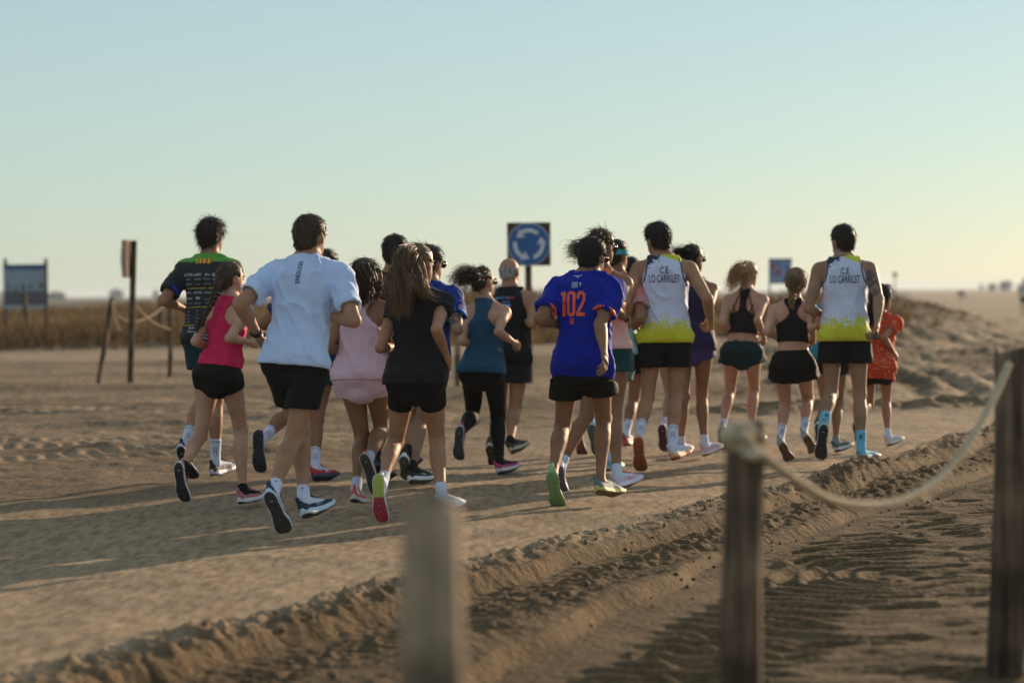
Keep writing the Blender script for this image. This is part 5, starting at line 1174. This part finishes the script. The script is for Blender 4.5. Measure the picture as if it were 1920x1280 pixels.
SPEC['J'] = dict(label='bald older man in a black singlet beside the roundabout sign post', H=1.70, fat=1.06, px=955, gy=862, neck=(957, 545), top=(955, 484), yaw=14, hyaw=30, seed=10, skin=SK['mid'], h=.0088,
  le=(912, 604, -1), lw=(930, 625, 1), re=(1000, 607, -1), rw=(985, 600, 1), lk=(938, 772, 1), la=(920, 830, -1), rk=(966, 766, 1), ra=(956, 828, -1), lh=(905, 832), lt=(916, 872, 1), rh=(948, 852), rt=(979, 840),
  top_=dict(kind='tank', mask=TANKM, mat=fab('black_singlet', (.010, .010, .011)), hem=-.12, ease=.014, name='singlet'), bot=dict(kind='shorts', len=.48, flare=.022, ease=.008, mat=fab('dark_grey_shorts', (.018, .017, .024))),
  sock=dict(mat=BLK, h=.1), shoes=shoes((.045, .040, .032), (.45, .42, .38), (.05, .04, .03), lace=(.02, .02, .02), nm='j'), hair=dict(style='bald', mat=HM['grey'], n=500, ln=.010, thick=.006, bald=True, nape=-.062))
SPEC['K'] = dict(label='man in a royal blue t-shirt with a large orange 102 on the back', H=1.74, fat=1.03, px=1094, gy=951, neck=(1101, 519), top=(1113, 448), yaw=12, hyaw=34, seed=11, skin=SK['dark'], h=.0078, lean=.07,
  le=(1012, 598, -1), lw=(1050, 610, 1), re=(1125, 608, -1), rw=(1133, 662, -1), droop=1, handR=.4, lk=(1055, 800, 1), la=(1037, 886, -1), rk=(1132, 785, 1), ra=(1126, 898, -1), lh=(1030, 892), lt=(1043, 960, 1), rh=(1103, 930), rt=(1152, 936),
  top_=dict(kind='tee', mat=fab('royal_blue_tee', (.006, .018, .30)), hem=-.165, ease=.016, sleeve=.72, flare=.012, wr=.011, name='t_shirt', cuff=(.018, ORG), collar=(.014, ORG)), bot=dict(kind='shorts', len=.54, flare=.030, ease=.010, mat=BLK),
  shoes=shoes((.30, .52, .30), (.26, .42, .20), (.20, .32, .14), lace=(.3, .5, .3), nm='k'), shoesR=shoes((.13, .17, .21), (.52, .50, .14), (.14, .10, .06), lace=(.3, .33, .35), nm='kr'), glasses=sm('thin_frame', (.3, .25, .2), .3), hair=dict(style='short', mat=HM['black'], n=2600, ln=.015, lift=.45, mess=.30, thick=.012, nape=-.085))
SPEC['L'] = dict(label='runner with wind-blown curly hair and bracelets directly behind the man in the 102 shirt', H=1.72, sex='f', fat=1.0, px=1136, gy=918, neck=(1130, 512), top=(1127, 433), yaw=20, hyaw=42, seed=12, skin=SK['dark'], h=.0086,
  le=(1080, 590, -1), lw=(1100, 600, 1), re=(1148, 574, -1), rw=(1174, 599, 1), handR=.4, lk=(1100, 780, 1), la=(1052, 872, -1), rk=(1152, 792, 1), ra=(1157, 890, -1), lh=(1042, 870), lt=(1050, 930, 1), rh=(1144, 906), rt=(1193, 890),
  top_=dict(kind='tank', mask=RACER, mat=two_tone('orange_peach_top', (.72, .40, .36), (.72, .20, .10), .35, .12), hem=.0, ease=.014, name='tank_top'), bot=dict(kind='shorts', len=.3, flare=.02, ease=.008, mat=fab('teal_shorts2', (.012, .060, .070))),
  sock=SOCKLOW, watch=(1, sm('bracelet', (.08, .06, .05), .4)), shoes=shoes((.62, .50, .62), (.70, .70, .82), (.15, .12, .14), lace=(.75, .06, .12), stripe=(.62, .10, .18), nm='l'), glasses=sm('black_frame', (.02, .02, .02), .3),
  hair=dict(style='curly', mat=HM['brown'], n=900, ln=.05, flow='back', lift=.35, mess=.5, thick=.014, locks=[dict(path=[(1110, 462, -.10), (1094, 464, -.16), (1078, 468, -.20), (1066, 474, -.22)], rad=[.03, .048, .042, .02], n=340, frizz=.022, wave=.022, core=.5, clen=.6), dict(path=[(1105, 455, -.1), (1092, 478, -.14), (1082, 492, -.2)], rad=[.02, .03, .02], n=60, frizz=.03, wave=.025, core=0)]))
SPEC['M'] = dict(label='runner in a salmon and light blue t-shirt wearing a teal headband backwards', H=1.72, px=1150, gy=887, neck=(1158, 520), top=(1155, 452), yaw=20, hyaw=40, seed=13, skin=SK['dark'], h=.0090,
  le=(1112, 590, -1), lw=(1130, 600, 1), re=(1200, 596, -1), rw=(1180, 622, 1), lk=(1128, 772, 1), la=(1112, 798, -1), rk=(1150, 775, 1), ra=(1140, 858, -1), lh=(1094, 800), lt=(1110, 858, 1), rh=(1132, 884), rt=(1160, 878),
  top_=dict(kind='tee', mat=two_tone('salmon_blue_tee', (.30, .50, .55), (.55, .17, .17), .62, .10), hem=-.07, ease=.02, sleeve=.66, name='t_shirt'), bot=dict(kind='shorts', len=.52, flare=.022, ease=.008, mat=flower_mat()),
  sock=SOCK, shoes=shoes((.14, .42, .50), (.40, .56, .60), (.10, .14, .13), nm='m'), hair=dict(style='short', mat=HM['dark'], n=700, ln=.02, thick=.012))
SPEC['N'] = dict(label='dark-haired man in a maroon t-shirt half hidden behind the left vest wearer', H=1.66, px=1180, gy=846, neck=(1182, 545), top=(1183, 484), yaw=16, hyaw=14, seed=14, skin=SK['dark'], h=.0092,
  le=(1150, 600, -1), lw=(1165, 620, 1), re=(1222, 600, -1), rw=(1210, 620, 1), lk=(1140, 762, -1), la=(1086, 812, -1), rk=(1188, 752, 1), ra=(1173, 815, -1), lh=(1064, 812), lt=(1078, 868, 1), rh=(1160, 838), rt=(1182, 834),
  top_=dict(kind='tee', mat=fab('maroon_tee', (.18, .014, .055)), hem=-.08, ease=.02, sleeve=.66, name='t_shirt'), bot=dict(kind='shorts', len=.42, flare=.024, ease=.010, mat=BLK2), sock=SOCK, shoes=shoes((.42, .07, .09), (.45, .12, .12), (.16, .07, .05), nm='n'), hair=dict(style='short', mat=HM['black'], n=700, ln=.016, thick=.012))
VEST = dict(kind='tank', mask=TANKM, hem=-.10, ease=.014, wr=.010, name='club_vest', mat=vest_mat, ntop=1.03, collar=(.010, NAV))
SPEC['O'] = dict(label='left one of two club vest runners, with a black watch on the left wrist', H=1.82, px=1247, gy=887, neck=(1245, 486), top=(1229, 420), yaw=4, hyaw=-26, seed=15, skin=SK['mid'], h=.0080, lean=.05, fat=.98,
  le=(1172, 566, -1), lw=(1192, 614, 1), re=(1327, 560, -1), rw=(1331, 600, 1), handL=.4, lk=(1214, 750, 1), la=(1197, 822, -1), rk=(1266, 746, 1), ra=(1260, 836, -1), lh=(1188, 828), lt=(1192, 891, 1), rh=(1252, 884), rt=(1284, 872),
  top_=VEST, bot=dict(kind='shorts', len=.50, flare=.030, ease=.010, mat=BLK), sock=SOCK, watch=(-1, MAT['ink']), shoes=shoes((.55, .57, .60), (.75, .33, .15), (.30, .10, .045), lace=(.5, .5, .45), nm='o'), hair=dict(style='short', mat=HM['dark'], n=2400, ln=.026, lift=.35, mess=.4, thick=.012, nape=-.07))
SPEC['P'] = dict(label='woman in a purple outfit with a dark ponytail just right of the left vest wearer', H=1.68, sex='f', px=1300, gy=860, neck=(1302, 527), top=(1298, 460), yaw=22, hyaw=42, seed=16, skin=SK['dark'], h=.0086,
  le=(1266, 590, -1), lw=(1290, 600, 1), re=(1330, 578, -1), rw=(1334, 612, 1), lk=(1280, 752, 1), la=(1244, 796, -1), rk=(1316, 738, 1), ra=(1321, 832, -1), lh=(1216, 778), lt=(1222, 828, 1), rh=(1311, 856), rt=(1346, 840),
  top_=dict(kind='tank', mask=RACER, mat=fab('deep_purple_top', (.022, .017, .060)), hem=-.06, ease=.016, name='tank_top'), bot=dict(kind='shorts', len=.22, flare=.018, ease=.008, mat=fab('violet_shorts', (.055, .035, .16))),
  sock=SOCKLOW, shoes=shoes((.62, .42, .48), (.70, .62, .68), (.10, .03, .06), nm='p'), glasses=sm('black_frame', (.02, .02, .02), .3), hair=dict(style='ponytail', mat=HM['black'], n=700, ln=.04, flow='back', lift=.06, mess=.12, thick=.011, locks=[dict(path=[(1290, 478, -.08), (1278, 472, -.12), (1264, 474, -.14), (1256, 470, -.14)], rad=[.018, .03, .035, .02], n=220, frizz=.02)]))
SPEC['Q'] = dict(label='runner hidden behind the left vest wearer, only legs and pink shoes visible', H=1.50, sex='f', px=1262, gy=858, neck=(1258, 548), top=(1258, 492), yaw=20, seed=17, skin=SK['mid'], h=.0105,
  le=(1240, 600, -1), lw=(1250, 620, 1), re=(1280, 600, -1), rw=(1275, 620, 1), lk=(1258, 745, 1), la=(1246, 795, -1), rk=(1284, 752, 1), ra=(1277, 832, -1), lh=(1234, 812), lt=(1240, 868, 1), rh=(1268, 856), rt=(1292, 846),
  top_=dict(kind='tee', mat=fab('grey_tee', (.3, .3, .33)), hem=-.02, ease=.014, sleeve=.5), bot=dict(kind='shorts', len=.3, ease=.006, flare=.004, mat=BLK2), sock=SOCKLOW, shoes=shoes((.60, .22, .32), (.6, .5, .55), (.045, .04, .035), nm='q'), hair=dict(style='short', mat=HM['dark'], n=300))
SPEC['R'] = dict(label='blond woman in a strappy black crop top over yellow and dark teal shorts', H=1.62, sex='f', px=1392, gy=842, neck=(1399, 548), top=(1404, 492), yaw=16, hyaw=36, seed=18, skin=SK['fair'], h=.0084,
  le=(1354, 606, -1), lw=(1374, 622, 1), re=(1420, 600, -1), rw=(1432, 632, 1), lk=(1369, 732, 1), la=(1355, 800, -1), rk=(1414, 728, 1), ra=(1407, 810, -1), lh=(1348, 806), lt=(1350, 850, 1), rh=(1400, 838), rt=(1430, 832),
  top_=dict(kind='tank', mask=([0, .5, .58, .66, .74, .85, .95, 1.1], [.3, .3, .150, .045, .030, .032, .045, .05]), mat=fab('black_crop_fabric', (.016, .013, .016)), hem=.30, ease=.005, name='crop_top', tight=True, wr=.002), bot=dict(kind='shorts', len=.24, flare=.040, ease=.003, waist=.16, mat=fab('dark_teal_shorts', (.008, .032, .040)), wr=.008),
  sock=SOCKLOW, shoes=shoes((.25, .25, .25), (.5, .5, .5), (.1, .1, .1), nm='r'), hair=dict(style='ponytail', mat=HM['blond'], n=700, ln=.04, flow='back', lift=.05, mess=.1, thick=.010, locks=[dict(path=[(1395, 500, -.10), (1385, 505, -.15), (1376, 522, -.17), (1370, 545, -.16)], rad=[.015, .045, .050, .03], n=480, frizz=.024), dict(path=[(1396, 505, -.09), (1396, 520, -.12), (1388, 538, -.13)], rad=[.02, .03, .015], n=160, frizz=.02)]))
SPEC['S'] = dict(label='woman in a black sports bra and loose black shorts with a fair braid', H=1.58, sex='f', px=1486, gy=868, neck=(1487, 566), top=(1494, 505), yaw=6, hyaw=10, seed=19, skin=SK['fair'], h=.0082,
  le=(1438, 622, -1), lw=(1458, 634, 1), re=(1521, 612, -1), rw=(1526, 634, 1), lk=(1472, 754, 1), la=(1463, 826, -1), rk=(1515, 748, 1), ra=(1507, 812, -1), lh=(1453, 834), lt=(1470, 868, 1), rh=(1494, 828), rt=(1512, 858, 1),
  top_=dict(kind='tank', mask=([0, .55, .64, .72, .80, .88, .97, 1.1], [.3, .3, .125, .060, .030, .045, .075, .075]), mat=fab('black_bra_fabric', (.014, .012, .013)), hem=.36, ease=.004, name='sports_bra', tight=True, wr=.001), bot=dict(kind='shorts', len=.33, flare=.046, ease=.003, waist=.22, mat=BLK, wr=.008),
  sock=SOCK, shoes=shoes((.30, .28, .27), (.36, .33, .30), (.10, .07, .05), nm='s'), hair=dict(style='braid', mat=HM['dblond'], n=700, ln=.04, flow='down', lift=.04, mess=.10, thick=.014, tie=-.06, cover_ears=True,
   locks=[dict(path=[(1492, 520, -.10), (1488, 540, -.12), (1485, 552, -.12)], rad=[.05, .040, .018], n=240, frizz=.01), dict(path=[(1486, 546, -.12), (1485, 558, -.13), (1485, 572, -.12), (1486, 586, -.11)], rad=[.020, .024, .018, .010], braid=True, turns=2.2)]))
SPEC['T'] = dict(label='club runner in a white and yellow vest with tattooed right arm and blue socks', H=1.83, px=1584, gy=871, neck=(1583, 488), top=(1579, 424), yaw=6, hyaw=-22, seed=20, skin=SK['inkm'], ink=[(1, .15, .95)], h=.0080, lean=.04,
  le=(1515, 578, -1), lw=(1545, 592, 1), re=(1648, 562, -1), rw=(1644, 612, -1), droop=1, lk=(1558, 742, 1), la=(1543, 800, -1), rk=(1612, 745, 1), ra=(1615, 846, -1), lh=(1540, 806), lt=(1532, 870, 1), rh=(1606, 866), rt=(1638, 854),
  top_=VEST, bot=dict(kind='shorts', len=.47, flare=.030, ease=.010, mat=BLK), sock=dict(mat=fab('light_blue_sock', (.16, .47, .66)), h=.34, mark='K', ms=.05), shoes=shoes((.16, .27, .33), (.40, .55, .62), (.035, .035, .04), nm='t'), hair=dict(style='short', mat=HM['dark'], n=2400, ln=.018, lift=.5, mess=.4, thick=.011, nape=-.07))
SPEC['U'] = dict(label='runner in a teal shirt almost hidden behind the right vest wearer', H=1.48, sex='f', px=1556, gy=852, neck=(1572, 566), top=(1570, 515), yaw=16, seed=21, skin=SK['dark'], h=.0105,
  le=(1534, 612, -1), lw=(1545, 622, 1), re=(1600, 612, -1), rw=(1595, 622, 1), lk=(1550, 758, 1), la=(1534, 790, -1), rk=(1571, 755, 1), ra=(1567, 828, -1), lh=(1518, 784), lt=(1522, 818, 1), rh=(1556, 848), rt=(1588, 838),
  top_=dict(kind='tee', mat=fab('teal_shirt', (.03, .22, .30)), hem=-.08, ease=.03, sleeve=.6), bot=dict(kind='shorts', len=.32, flare=.01, ease=.008, mat=BLK2), sock=dict(mat=fab('grey_sock', (.2, .25, .26)), h=.14), shoes=shoes((.06, .10, .10), (.55, .58, .56), (.05, .05, .05), nm='u'), hair=dict(style='short', mat=HM['black'], n=300))
SPEC['V'] = dict(label='child in a red-orange printed tee with dark hair at the right end of the pack', H=1.42, sex='f', fat=.95, px=1644, gy=843, neck=(1650, 592), top=(1654, 536), yaw=26, hyaw=50, seed=22, skin=SK['mid'], h=.0084, hw=.105,
  le=(1618, 640, -1), lw=(1630, 660, 1), re=(1657, 632, -1), rw=(1677, 663, 1), handR=.4, lk=(1630, 756, 1), la=(1605, 792, -1), rk=(1662, 748, 1), ra=(1665, 818, -1), lh=(1592, 784), lt=(1602, 822, 1), rh=(1655, 840), rt=(1684, 830),
  top_=dict(kind='tee', mat=splash_mat(), hem=-.20, ease=.030, sleeve=.55, flare=.02, name='t_shirt'), bot=dict(kind='shorts', len=.34, ease=.008, flare=.006, mat=BLK2), sock=dict(mat=WSOCK, h=.2), shoes=shoes((.55, .50, .50), (.66, .60, .62), (.08, .07, .07), nm='v'),
  hair=dict(style='short', mat=HM['black'], n=900, ln=.05, lift=.2, mess=.4, thick=.016, cover_ears=True, locks=[dict(path=[(1650, 545, -.06), (1645, 570, -.10), (1634, 590, -.12), (1628, 612, -.13)], rad=[.04, .05, .055, .03], n=400, frizz=.02, core=.7), dict(path=[(1652, 540, 0), (1662, 536, .02), (1670, 541, .03)], rad=[.015, .012, .006], n=60, frizz=.01, core=0)]))

PP = {}
SPEC['F']['shoes']['outsole'] = FOUT
for key, s in SPEC.items():
    if ONLY and key not in ONLY: continue
    t_ = time.time(); PP[key] = runner(s); print('built', key, round(time.time()-t_, 2), 'total', round(time.time()-T0, 1))

# ------------------------------------------------------------------ prints and small extras
def back(p, u, h):                     # point behind the back: u metres right, h 0 hip .. 1 neck
    return p.pel+(p.neck-p.pel)*h+p.rtc*u-p.fwc*.02
def txt(key, s, u, h, size, mt, bold=.0, cond=1.0, sub=None, rot=0, sy=None, nm='lettering'):
    if key not in PP: return
    p = PP[key]; V, F_ = text2d(s, bold, cond); r, up = p.rtc, p.spine
    if rot: V = np.stack([-V[:, 1], V[:, 0]], 1) if rot > 0 else np.stack([V[:, 1], -V[:, 0]], 1)
    return decal(p, p.tbv, p.topo, V, F_, back(p, u, h), r, up, size, mt, nm, sub=sub, sy=sy)
def poly(key, P2, F2, u, h, size, mt, nm='print', sub=None):
    if key not in PP: return
    p = PP[key]; return decal(p, p.tbv, p.topo, np.array(P2, float), F2, back(p, u, h), p.rtc, p.spine, size, mt, nm, sub=sub)
def rect(w_, h_): return [(-w_/2, -h_/2), (w_/2, -h_/2), (w_/2, h_/2), (-w_/2, h_/2)], [[0, 1, 2, 3]]
txt('C', 'ENDLESS', -.002, .85, .034, INKB, .012, .9, sub=.3, rot=1)
for k_ in ('O', 'T'):
    txt(k_, 'C.E.', .005, .83, .066, MAT['ink'], .012, .60, sub=.3, sy=.070)
    txt(k_, 'LO CARRILET', .0, .72, .066, MAT['ink'], .009, .53, sub=.3, sy=.080)
DIG = {'1': [(-.28, .5, .02, .5), ], }
def block_digits():
    V = []; F_ = []
    def r(x0, y0, x1, y1, cx=.0):
        k = len(V); V.extend([(x0, y0), (x1, y0), (x1, y1), (x0, y1)]); F_.append([k, k+1, k+2, k+3])
    r(-.42, -.5, -.28, .5); k = len(V); V.extend([(-.50, .36), (-.42, .36), (-.42, .5), (-.50, .46)]); F_.append([k, k+1, k+2, k+3])
    def ring(cx, w_, t):
        r(cx-w_, -.40, cx-w_+t, .40); r(cx+w_-t, -.40, cx+w_, .40)
        for s in (-1, 1):
            k = len(V); V.extend([(cx-w_, .40*s), (cx-w_+t, .40*s), (cx-w_+t+.02, .44*s), (cx-w_*.5, .5*s), (cx-w_*.5, .40*s+.0)]); F_.append([k, k+1, k+2, k+3] if s > 0 else [k+3, k+2, k+1, k])
            k = len(V); V.extend([(cx+w_, .40*s), (cx+w_-t, .40*s), (cx+w_-t-.02, .44*s), (cx+w_*.5, .5*s)]); F_.append([k+3, k+2, k+1, k] if s > 0 else [k, k+1, k+2, k+3])
            r(cx-w_*.52, min(.37*s, .5*s), cx+w_*.52, max(.37*s, .5*s))
    ring(-.04, .175, .12)
    # 2
    cx = .36
    r(cx-.175, .20, cx-.06, .42); r(cx-.13, .37, cx+.10, .5); r(cx+.06, .12, cx+.175, .42)
    k = len(V); V.extend([(cx+.06, .14), (cx+.175, .14), (cx-.04, -.34), (cx-.175, -.34)]); F_.append([k+3, k+2, k+1, k])
    r(cx-.175, -.5, cx+.175, -.35)
    return V, F_
V_, F_2 = block_digits(); poly('K', V_, F_2, -.062, .665, .150, ORG, 'number_102', sub=.2)
txt('K', 'CLINICS', -.002, .58, .010, INKB)
txt('K', 'RUN', -.052, .905, .020, PWH, .02, .8); txt('K', 'CAN', -.054, .88, .020, PWH, .02, .8); txt('K', 'AGAIN', -.050, .857, .014, PWH, .02, .8); txt('K', '9', -.018, .885, .034, PWH, .02, .7)
poly('K', [(-1, .3), (-.1, .0), (.05, -.35), (.25, .05), (1.0, .35), (.2, .22), (.05, .0), (-.1, .22)], [[0, 1, 6, 7], [1, 2, 3, 6], [3, 4, 5, 6]], -.042, .985, .034, PWH, 'wing_emblem')
poly('K', [(-.3, .5), (-.1, .5), (-.1, -.3), (.1, -.3), (.1, .5), (.3, .5), (.3, -.5), (-.1, -.5), (-.3, -.35)], [[0, 1, 2, 8], [8, 2, 3, 6, 7], [3, 4, 5, 6]], -.062, .47, .036, ORG, 'small_emblem')
if 'K' in PP:                                # orange cuffs and collar as bands on the shirt
    pass
rows = [(.775, ['ALTAIS', 'aluBO', 'dre', '@SOLO'], .026), (.715, ['CEIP', 'A.BORN', 'Makdad', 'Menneman'], .017), (.655, ['KHAPDA', '----o', 'SOOXL', 'TORO'], .017), (.545, ['CIVIC', 'ANITEX', 'Clinica', 'Ebrenc'], .021), (.475, ['endless', 'MES', '_____', 'Balada'], .022), (.41, ['ESPORTS', 'gimnastic', 'refugi', 'nets'], .016), (.31, ['aldea', 'Q', 'marina', 'tot'], .016), (.262, ['fisio', 'G.', 'casa', 'pa'], .015), (.215, ['grup', 'obra', 'Mundi', 'sal'], .015), (.17, ['porta', 'oli', 'cafe', 'UP'], .015), (.09, ['Roser', 'DANONS'], .026), (.04, ['Altitude', 'running'], .022)]
for h_, ws_, sz in rows:
    xs_ = (-.115, -.04, .035, .108) if len(ws_) == 4 else (-.075, .02)
    for x_, w_ in zip(xs_, ws_): txt('A', w_, x_, h_, sz, PWH if sz > .02 else PGREY, .01, .85)
for h_ in (.60, .36, .125): poly('A', *rect(.30, .004), -.005, h_, 1.0, YEL, 'print_line', sub=.04)
for i, c_ in enumerate((YEL, RED)*4): poly('A', *rect(.0135, .034), -.052+.0145*i, .955, 1.0, c_, 'collar_stripe')
poly('A', [(-1, .2), (-.3, .55), (1, .1), (-.2, .25)], [[0, 3, 2, 1]], 0, -.03, .07, PGREY, 'swoosh_print', sub=.3); poly('A', [(-1, -.2), (0, .1), (1, -.35), (0, -.1)], [[0, 3, 2, 1]], 0.01, -.035, .07, PGREY, 'swoosh_print', sub=.3)
txt('J', 'MONTSIA', -.028, .86, .030, LBL, .02, .8); txt('J', 'RUN', .034, .86, .030, RED, .02, .8); poly('J', *rect(.06, .008), 0, .80, 1.0, LBL, 'print_line'); poly('J', *rect(.075, .022), 0, .745, 1.0, LBL, 'print_block'); poly('J', *rect(.075, .030), 0, .68, 1.0, RED, 'print_block')
txt('H', 'BFIT', .15, .70, .02, RED); 
# trims: bands that follow arms, hems and necks
def band(key, target, F_axis, a, b, t0, t1, rad, mt, nm):
    pass
def cuff(key, q, t, wdt, mt, r_extra=.004):
    """ring of trim on a sleeve edge, fitted to the sleeve surface"""
    if key not in PP: return
    p = PP[key]; S, E, Wr = p.arm[q]; ax = nrm(E-S); c0 = S+ax*t*.172*p.H; a = nrm(np.cross(ax, [0, 1, .1])); b = np.cross(ax, a); n = 36; V = []; ok = True
    for k in range(3):
        c = c0+ax*(-wdt*k/2)
        for i in range(n):
            d = math.cos(2*math.pi*i/n)*a+math.sin(2*math.pi*i/n)*b; hit, no, _, dist = p.tbv.ray_cast(Vector(c), Vector(d), .16)
            if hit is None or dist > .13: hit, no, _, _ = p.tbv.find_nearest(Vector(c+d*.07))
            h_ = np.array(hit); V.append(h_+d*r_extra)
    V = np.array(V); Rr = np.linalg.norm(V-np.repeat(np.stack([c0+ax*(-wdt*k/2) for k in range(3)]), n, 0), axis=1); md_ = np.median(Rr)
    F_ = [[k*n+i, k*n+(i+1) % n, (k+1)*n+(i+1) % n, (k+1)*n+i] for k in range(2) for i in range(n) if max(Rr[k*n+i], Rr[k*n+(i+1) % n], Rr[(k+1)*n+i]) < md_*1.35]
    mk('sleeve_trim', p.loc2(V), F_, mt, p.topo, True)
def collar(key, mt, r0=.066, w_=.016, up=-.012):
    if key not in PP: return
    p = PP[key]; c = p.neck; V = []; n = 40; ax = nrm(p.spine*.6+p.hup*.4)
    for k in range(3):
        for i in range(n):
            d = math.cos(2*math.pi*i/n)*p.rtc+math.sin(2*math.pi*i/n)*p.fwc; q = c+d*(r0+w_*k/2)*p.k+ax*.09
            hit, no, _, dist = p.tbv.ray_cast(Vector(q), Vector(-ax), .16)
            if hit is None: hit, no, _, _ = p.tbv.find_nearest(Vector(q-ax*.07))
            V.append(np.array(hit)+ax*.0035)
    F_ = [[k*n+i, k*n+(i+1) % n, (k+1)*n+(i+1) % n, (k+1)*n+i] for k in range(2) for i in range(n)]
    mk('collar', p.loc2(np.array(V)), F_, mt, p.topo, True)
def vest_piping(key):
    if key not in PP: return
    p = PP[key]
    mh, mw = TANKM
    for q in (-1, 1):
        P_ = []
        for h_ in np.linspace(.60, 1.0, 16):
            u = np.interp(h_, mh, mw)*p.k*.985; o = p.pel+(p.neck-p.pel)*h_+p.rtc*u*q-p.fwc*.45; hit, no, _, _ = p.tbv.ray_cast(Vector(o), Vector(p.fwc), .6)
            if hit is None: hit, no, _, _ = p.tbv.find_nearest(Vector(o+p.fwc*.38))
            P_.append(np.array(hit)-p.fwc*.001)
        mb = MB(); mb.tube(P_, .0055, 6); mk('piping', p.loc2(np.array(mb.V)), mb.F, NAV, p.topo, True)
vest_piping('O'); vest_piping('T')
if 'R' in PP:                             # yellow under-top and crossing straps
    p = PP['R']; bv = None
    bb = BVHTree.FromPolygons([tuple(v) for v in (np.array([v.co for v in p.root.children[0].data.vertices]))], [tuple(q.vertices) for q in p.root.children[0].data.polygons])
    def bd(u, h_):
        o = p.pel+(p.neck-p.pel)*h_+p.rtc*u-p.fwc*.4; o = p.loc2(o[None])[0]; d = p.loc2((p.fwc+np.array([p.root.location[0], p.root.location[1], 0]))[None])[0]
        hit, no, _, _ = bb.ray_cast(Vector(o), Vector(d), .6)
        if hit is None: hit, no, _, _ = bb.find_nearest(Vector(o+d*.33))
        return np.array(hit)-d*.005
    for q in (-1, 1):
        for (u0, h0, u1, h1) in ((.105, .56, .045, .95), (.04, .56, .085, .80)):
            mb = MB(); mb.tube([bd(q*(u0+(u1-u0)*t), h0+(h1-h0)*t) for t in np.linspace(0, 1, 12)], .0045, 6); mk('strap', mb.V, mb.F, BLK, p.topo, True)
    V = []; n = 16
    for i in range(n):
        u = -.115+.23*i/(n-1); V += [bd(u, .565), bd(u, .645-.9*abs(u)*.35)]
    V = np.array(V); F_ = [[2*i, 2*i+2, 2*i+3, 2*i+1] for i in range(n-1)]; mk('under_top', V, F_, sm('yellow_under_top', (.55, .48, .06), .7), p.root, True)
if 'M' in PP:
    p = PP['M']; mb = MB(); c = p.hc+p.hup*.026*p.hk; P_ = [c+(math.cos(a)*p.hr*.093+math.sin(a)*p.hf*.110)*p.hk+p.hup*.0*math.sin(a) for a in np.linspace(0, 2*math.pi, 30)]
    V = [];
    for pt_ in P_: V += [pt_-p.hup*.018, pt_+p.hup*.018-(pt_-c)*.04]
    F_ = [[2*i, 2*i+2, 2*i+3, 2*i+1] for i in range(len(P_)-1)]; mk('headband', p.loc2(np.array(V)), F_, sm('teal_headband', (.04, .40, .45), .7), p.root, True)
if 'I' in PP:
    p = PP['I']; c = W(900, 518, p.hc[1]-.115); mb = MB(); mb.tube([c+.018*(math.cos(a)*np.array([.2, .95, 0])+math.sin(a)*np.array([0, .1, 1])) for a in np.linspace(0, 2*math.pi, 16)], .008, 7); mk('hair_tie', p.loc2(np.array(mb.V)), mb.F, sm('blue_hair_tie', (.15, .22, .6), .7), p.root, True)
if 'T' in PP:                              # neck chain, and the phone held in the right hand
    p = PP['T']; c = p.neck+p.hup*.035*p.k; mb = MB(); P_ = [c+(math.cos(a)*p.rtc*.066+math.sin(a)*p.fwc*.070)*p.k+p.hup*(.012 if math.sin(a) < 0 else -.01)*abs(math.sin(a)) for a in np.linspace(0, 2*math.pi, 40)]; mb.tube(P_, .0032, 5, cap=False); mk('neck_chain', p.loc2(np.array(mb.V)), mb.F, mat('silver_chain', (.75, .72, .68), .3, .1, 90, metal=.8), p.root, True)
    h_ = p.hand1; x = p.hx1; o = empty('phone', h_); tag(o, 'dark phone held in the tattooed hand of the right vest wearer', 'phone')
    a = nrm(np.cross(x, [0, 1, 0])); M = np.stack([a, np.cross(x, a), x], 1); mb = MB(); mb.box((0, 0, 0), (.030, .011, .095), M); mb.build('case', MAT['lens'], o); mb = MB(); mb.box(M@np.array([0, -.0065, 0]), (.026, .002, .088), M); mb.box(M@np.array([0, .0065, 0]), (.026, .002, .088), M); mb.build('screen', sm('blue_glass', (.03, .12, .18), .15), o)
# far walker cut by the right frame edge
if not ONLY or 'W' in ONLY:
    s = dict(SPEC['N']); Yd = 105.; 
    def wp(dx, z): q = W(1921, 548, Yd); return (1921+dx*FPX/Yd, float(HZY-9+(CAMH-z)*FPX/Yd))
    g0 = wp(0, 0); s.update(label='distant walker in white and dark clothes cut by the right frame edge', cat='person', group='walkers far off', H=1.70, px=1921, gy=g0[1], neck=wp(0, 1.42), top=wp(0, 1.70), le=(*wp(-.24, 1.15), -1), lw=(*wp(-.24, .92), 1), re=(*wp(.24, 1.15), -1), rw=(*wp(.24, .92), 1),
      lk=(*wp(-.10, .48), 1), la=(*wp(-.11, .09), -1), rk=(*wp(.10, .48), 1), ra=(*wp(.11, .09), -1), lh=wp(-.11, .03), lt=wp(-.11, .03), rh=wp(.11, .03), rt=wp(.11, .03), h=.016, yaw=0, hyaw=0, lean=0, sock=None, glasses=None,
      top_=dict(kind='tee', mat=fab('pale_grey_tee', (.5, .52, .56)), hem=-.05, ease=.02, sleeve=.6), bot=dict(kind='shorts', len=.5, flare=.02, ease=.01, mat=BLK2), hair=dict(style='short', mat=HM['dark'], n=60))
    PP['W'] = runner(s)
print('TOTAL', round(time.time()-T0, 1))
tri = sum(sum(len(p_.vertices)-2 for p_ in o.data.polygons) for o in bpy.data.objects if o.type == 'MESH') if os_dbg else 0
if os_dbg: print('TRIS', tri)
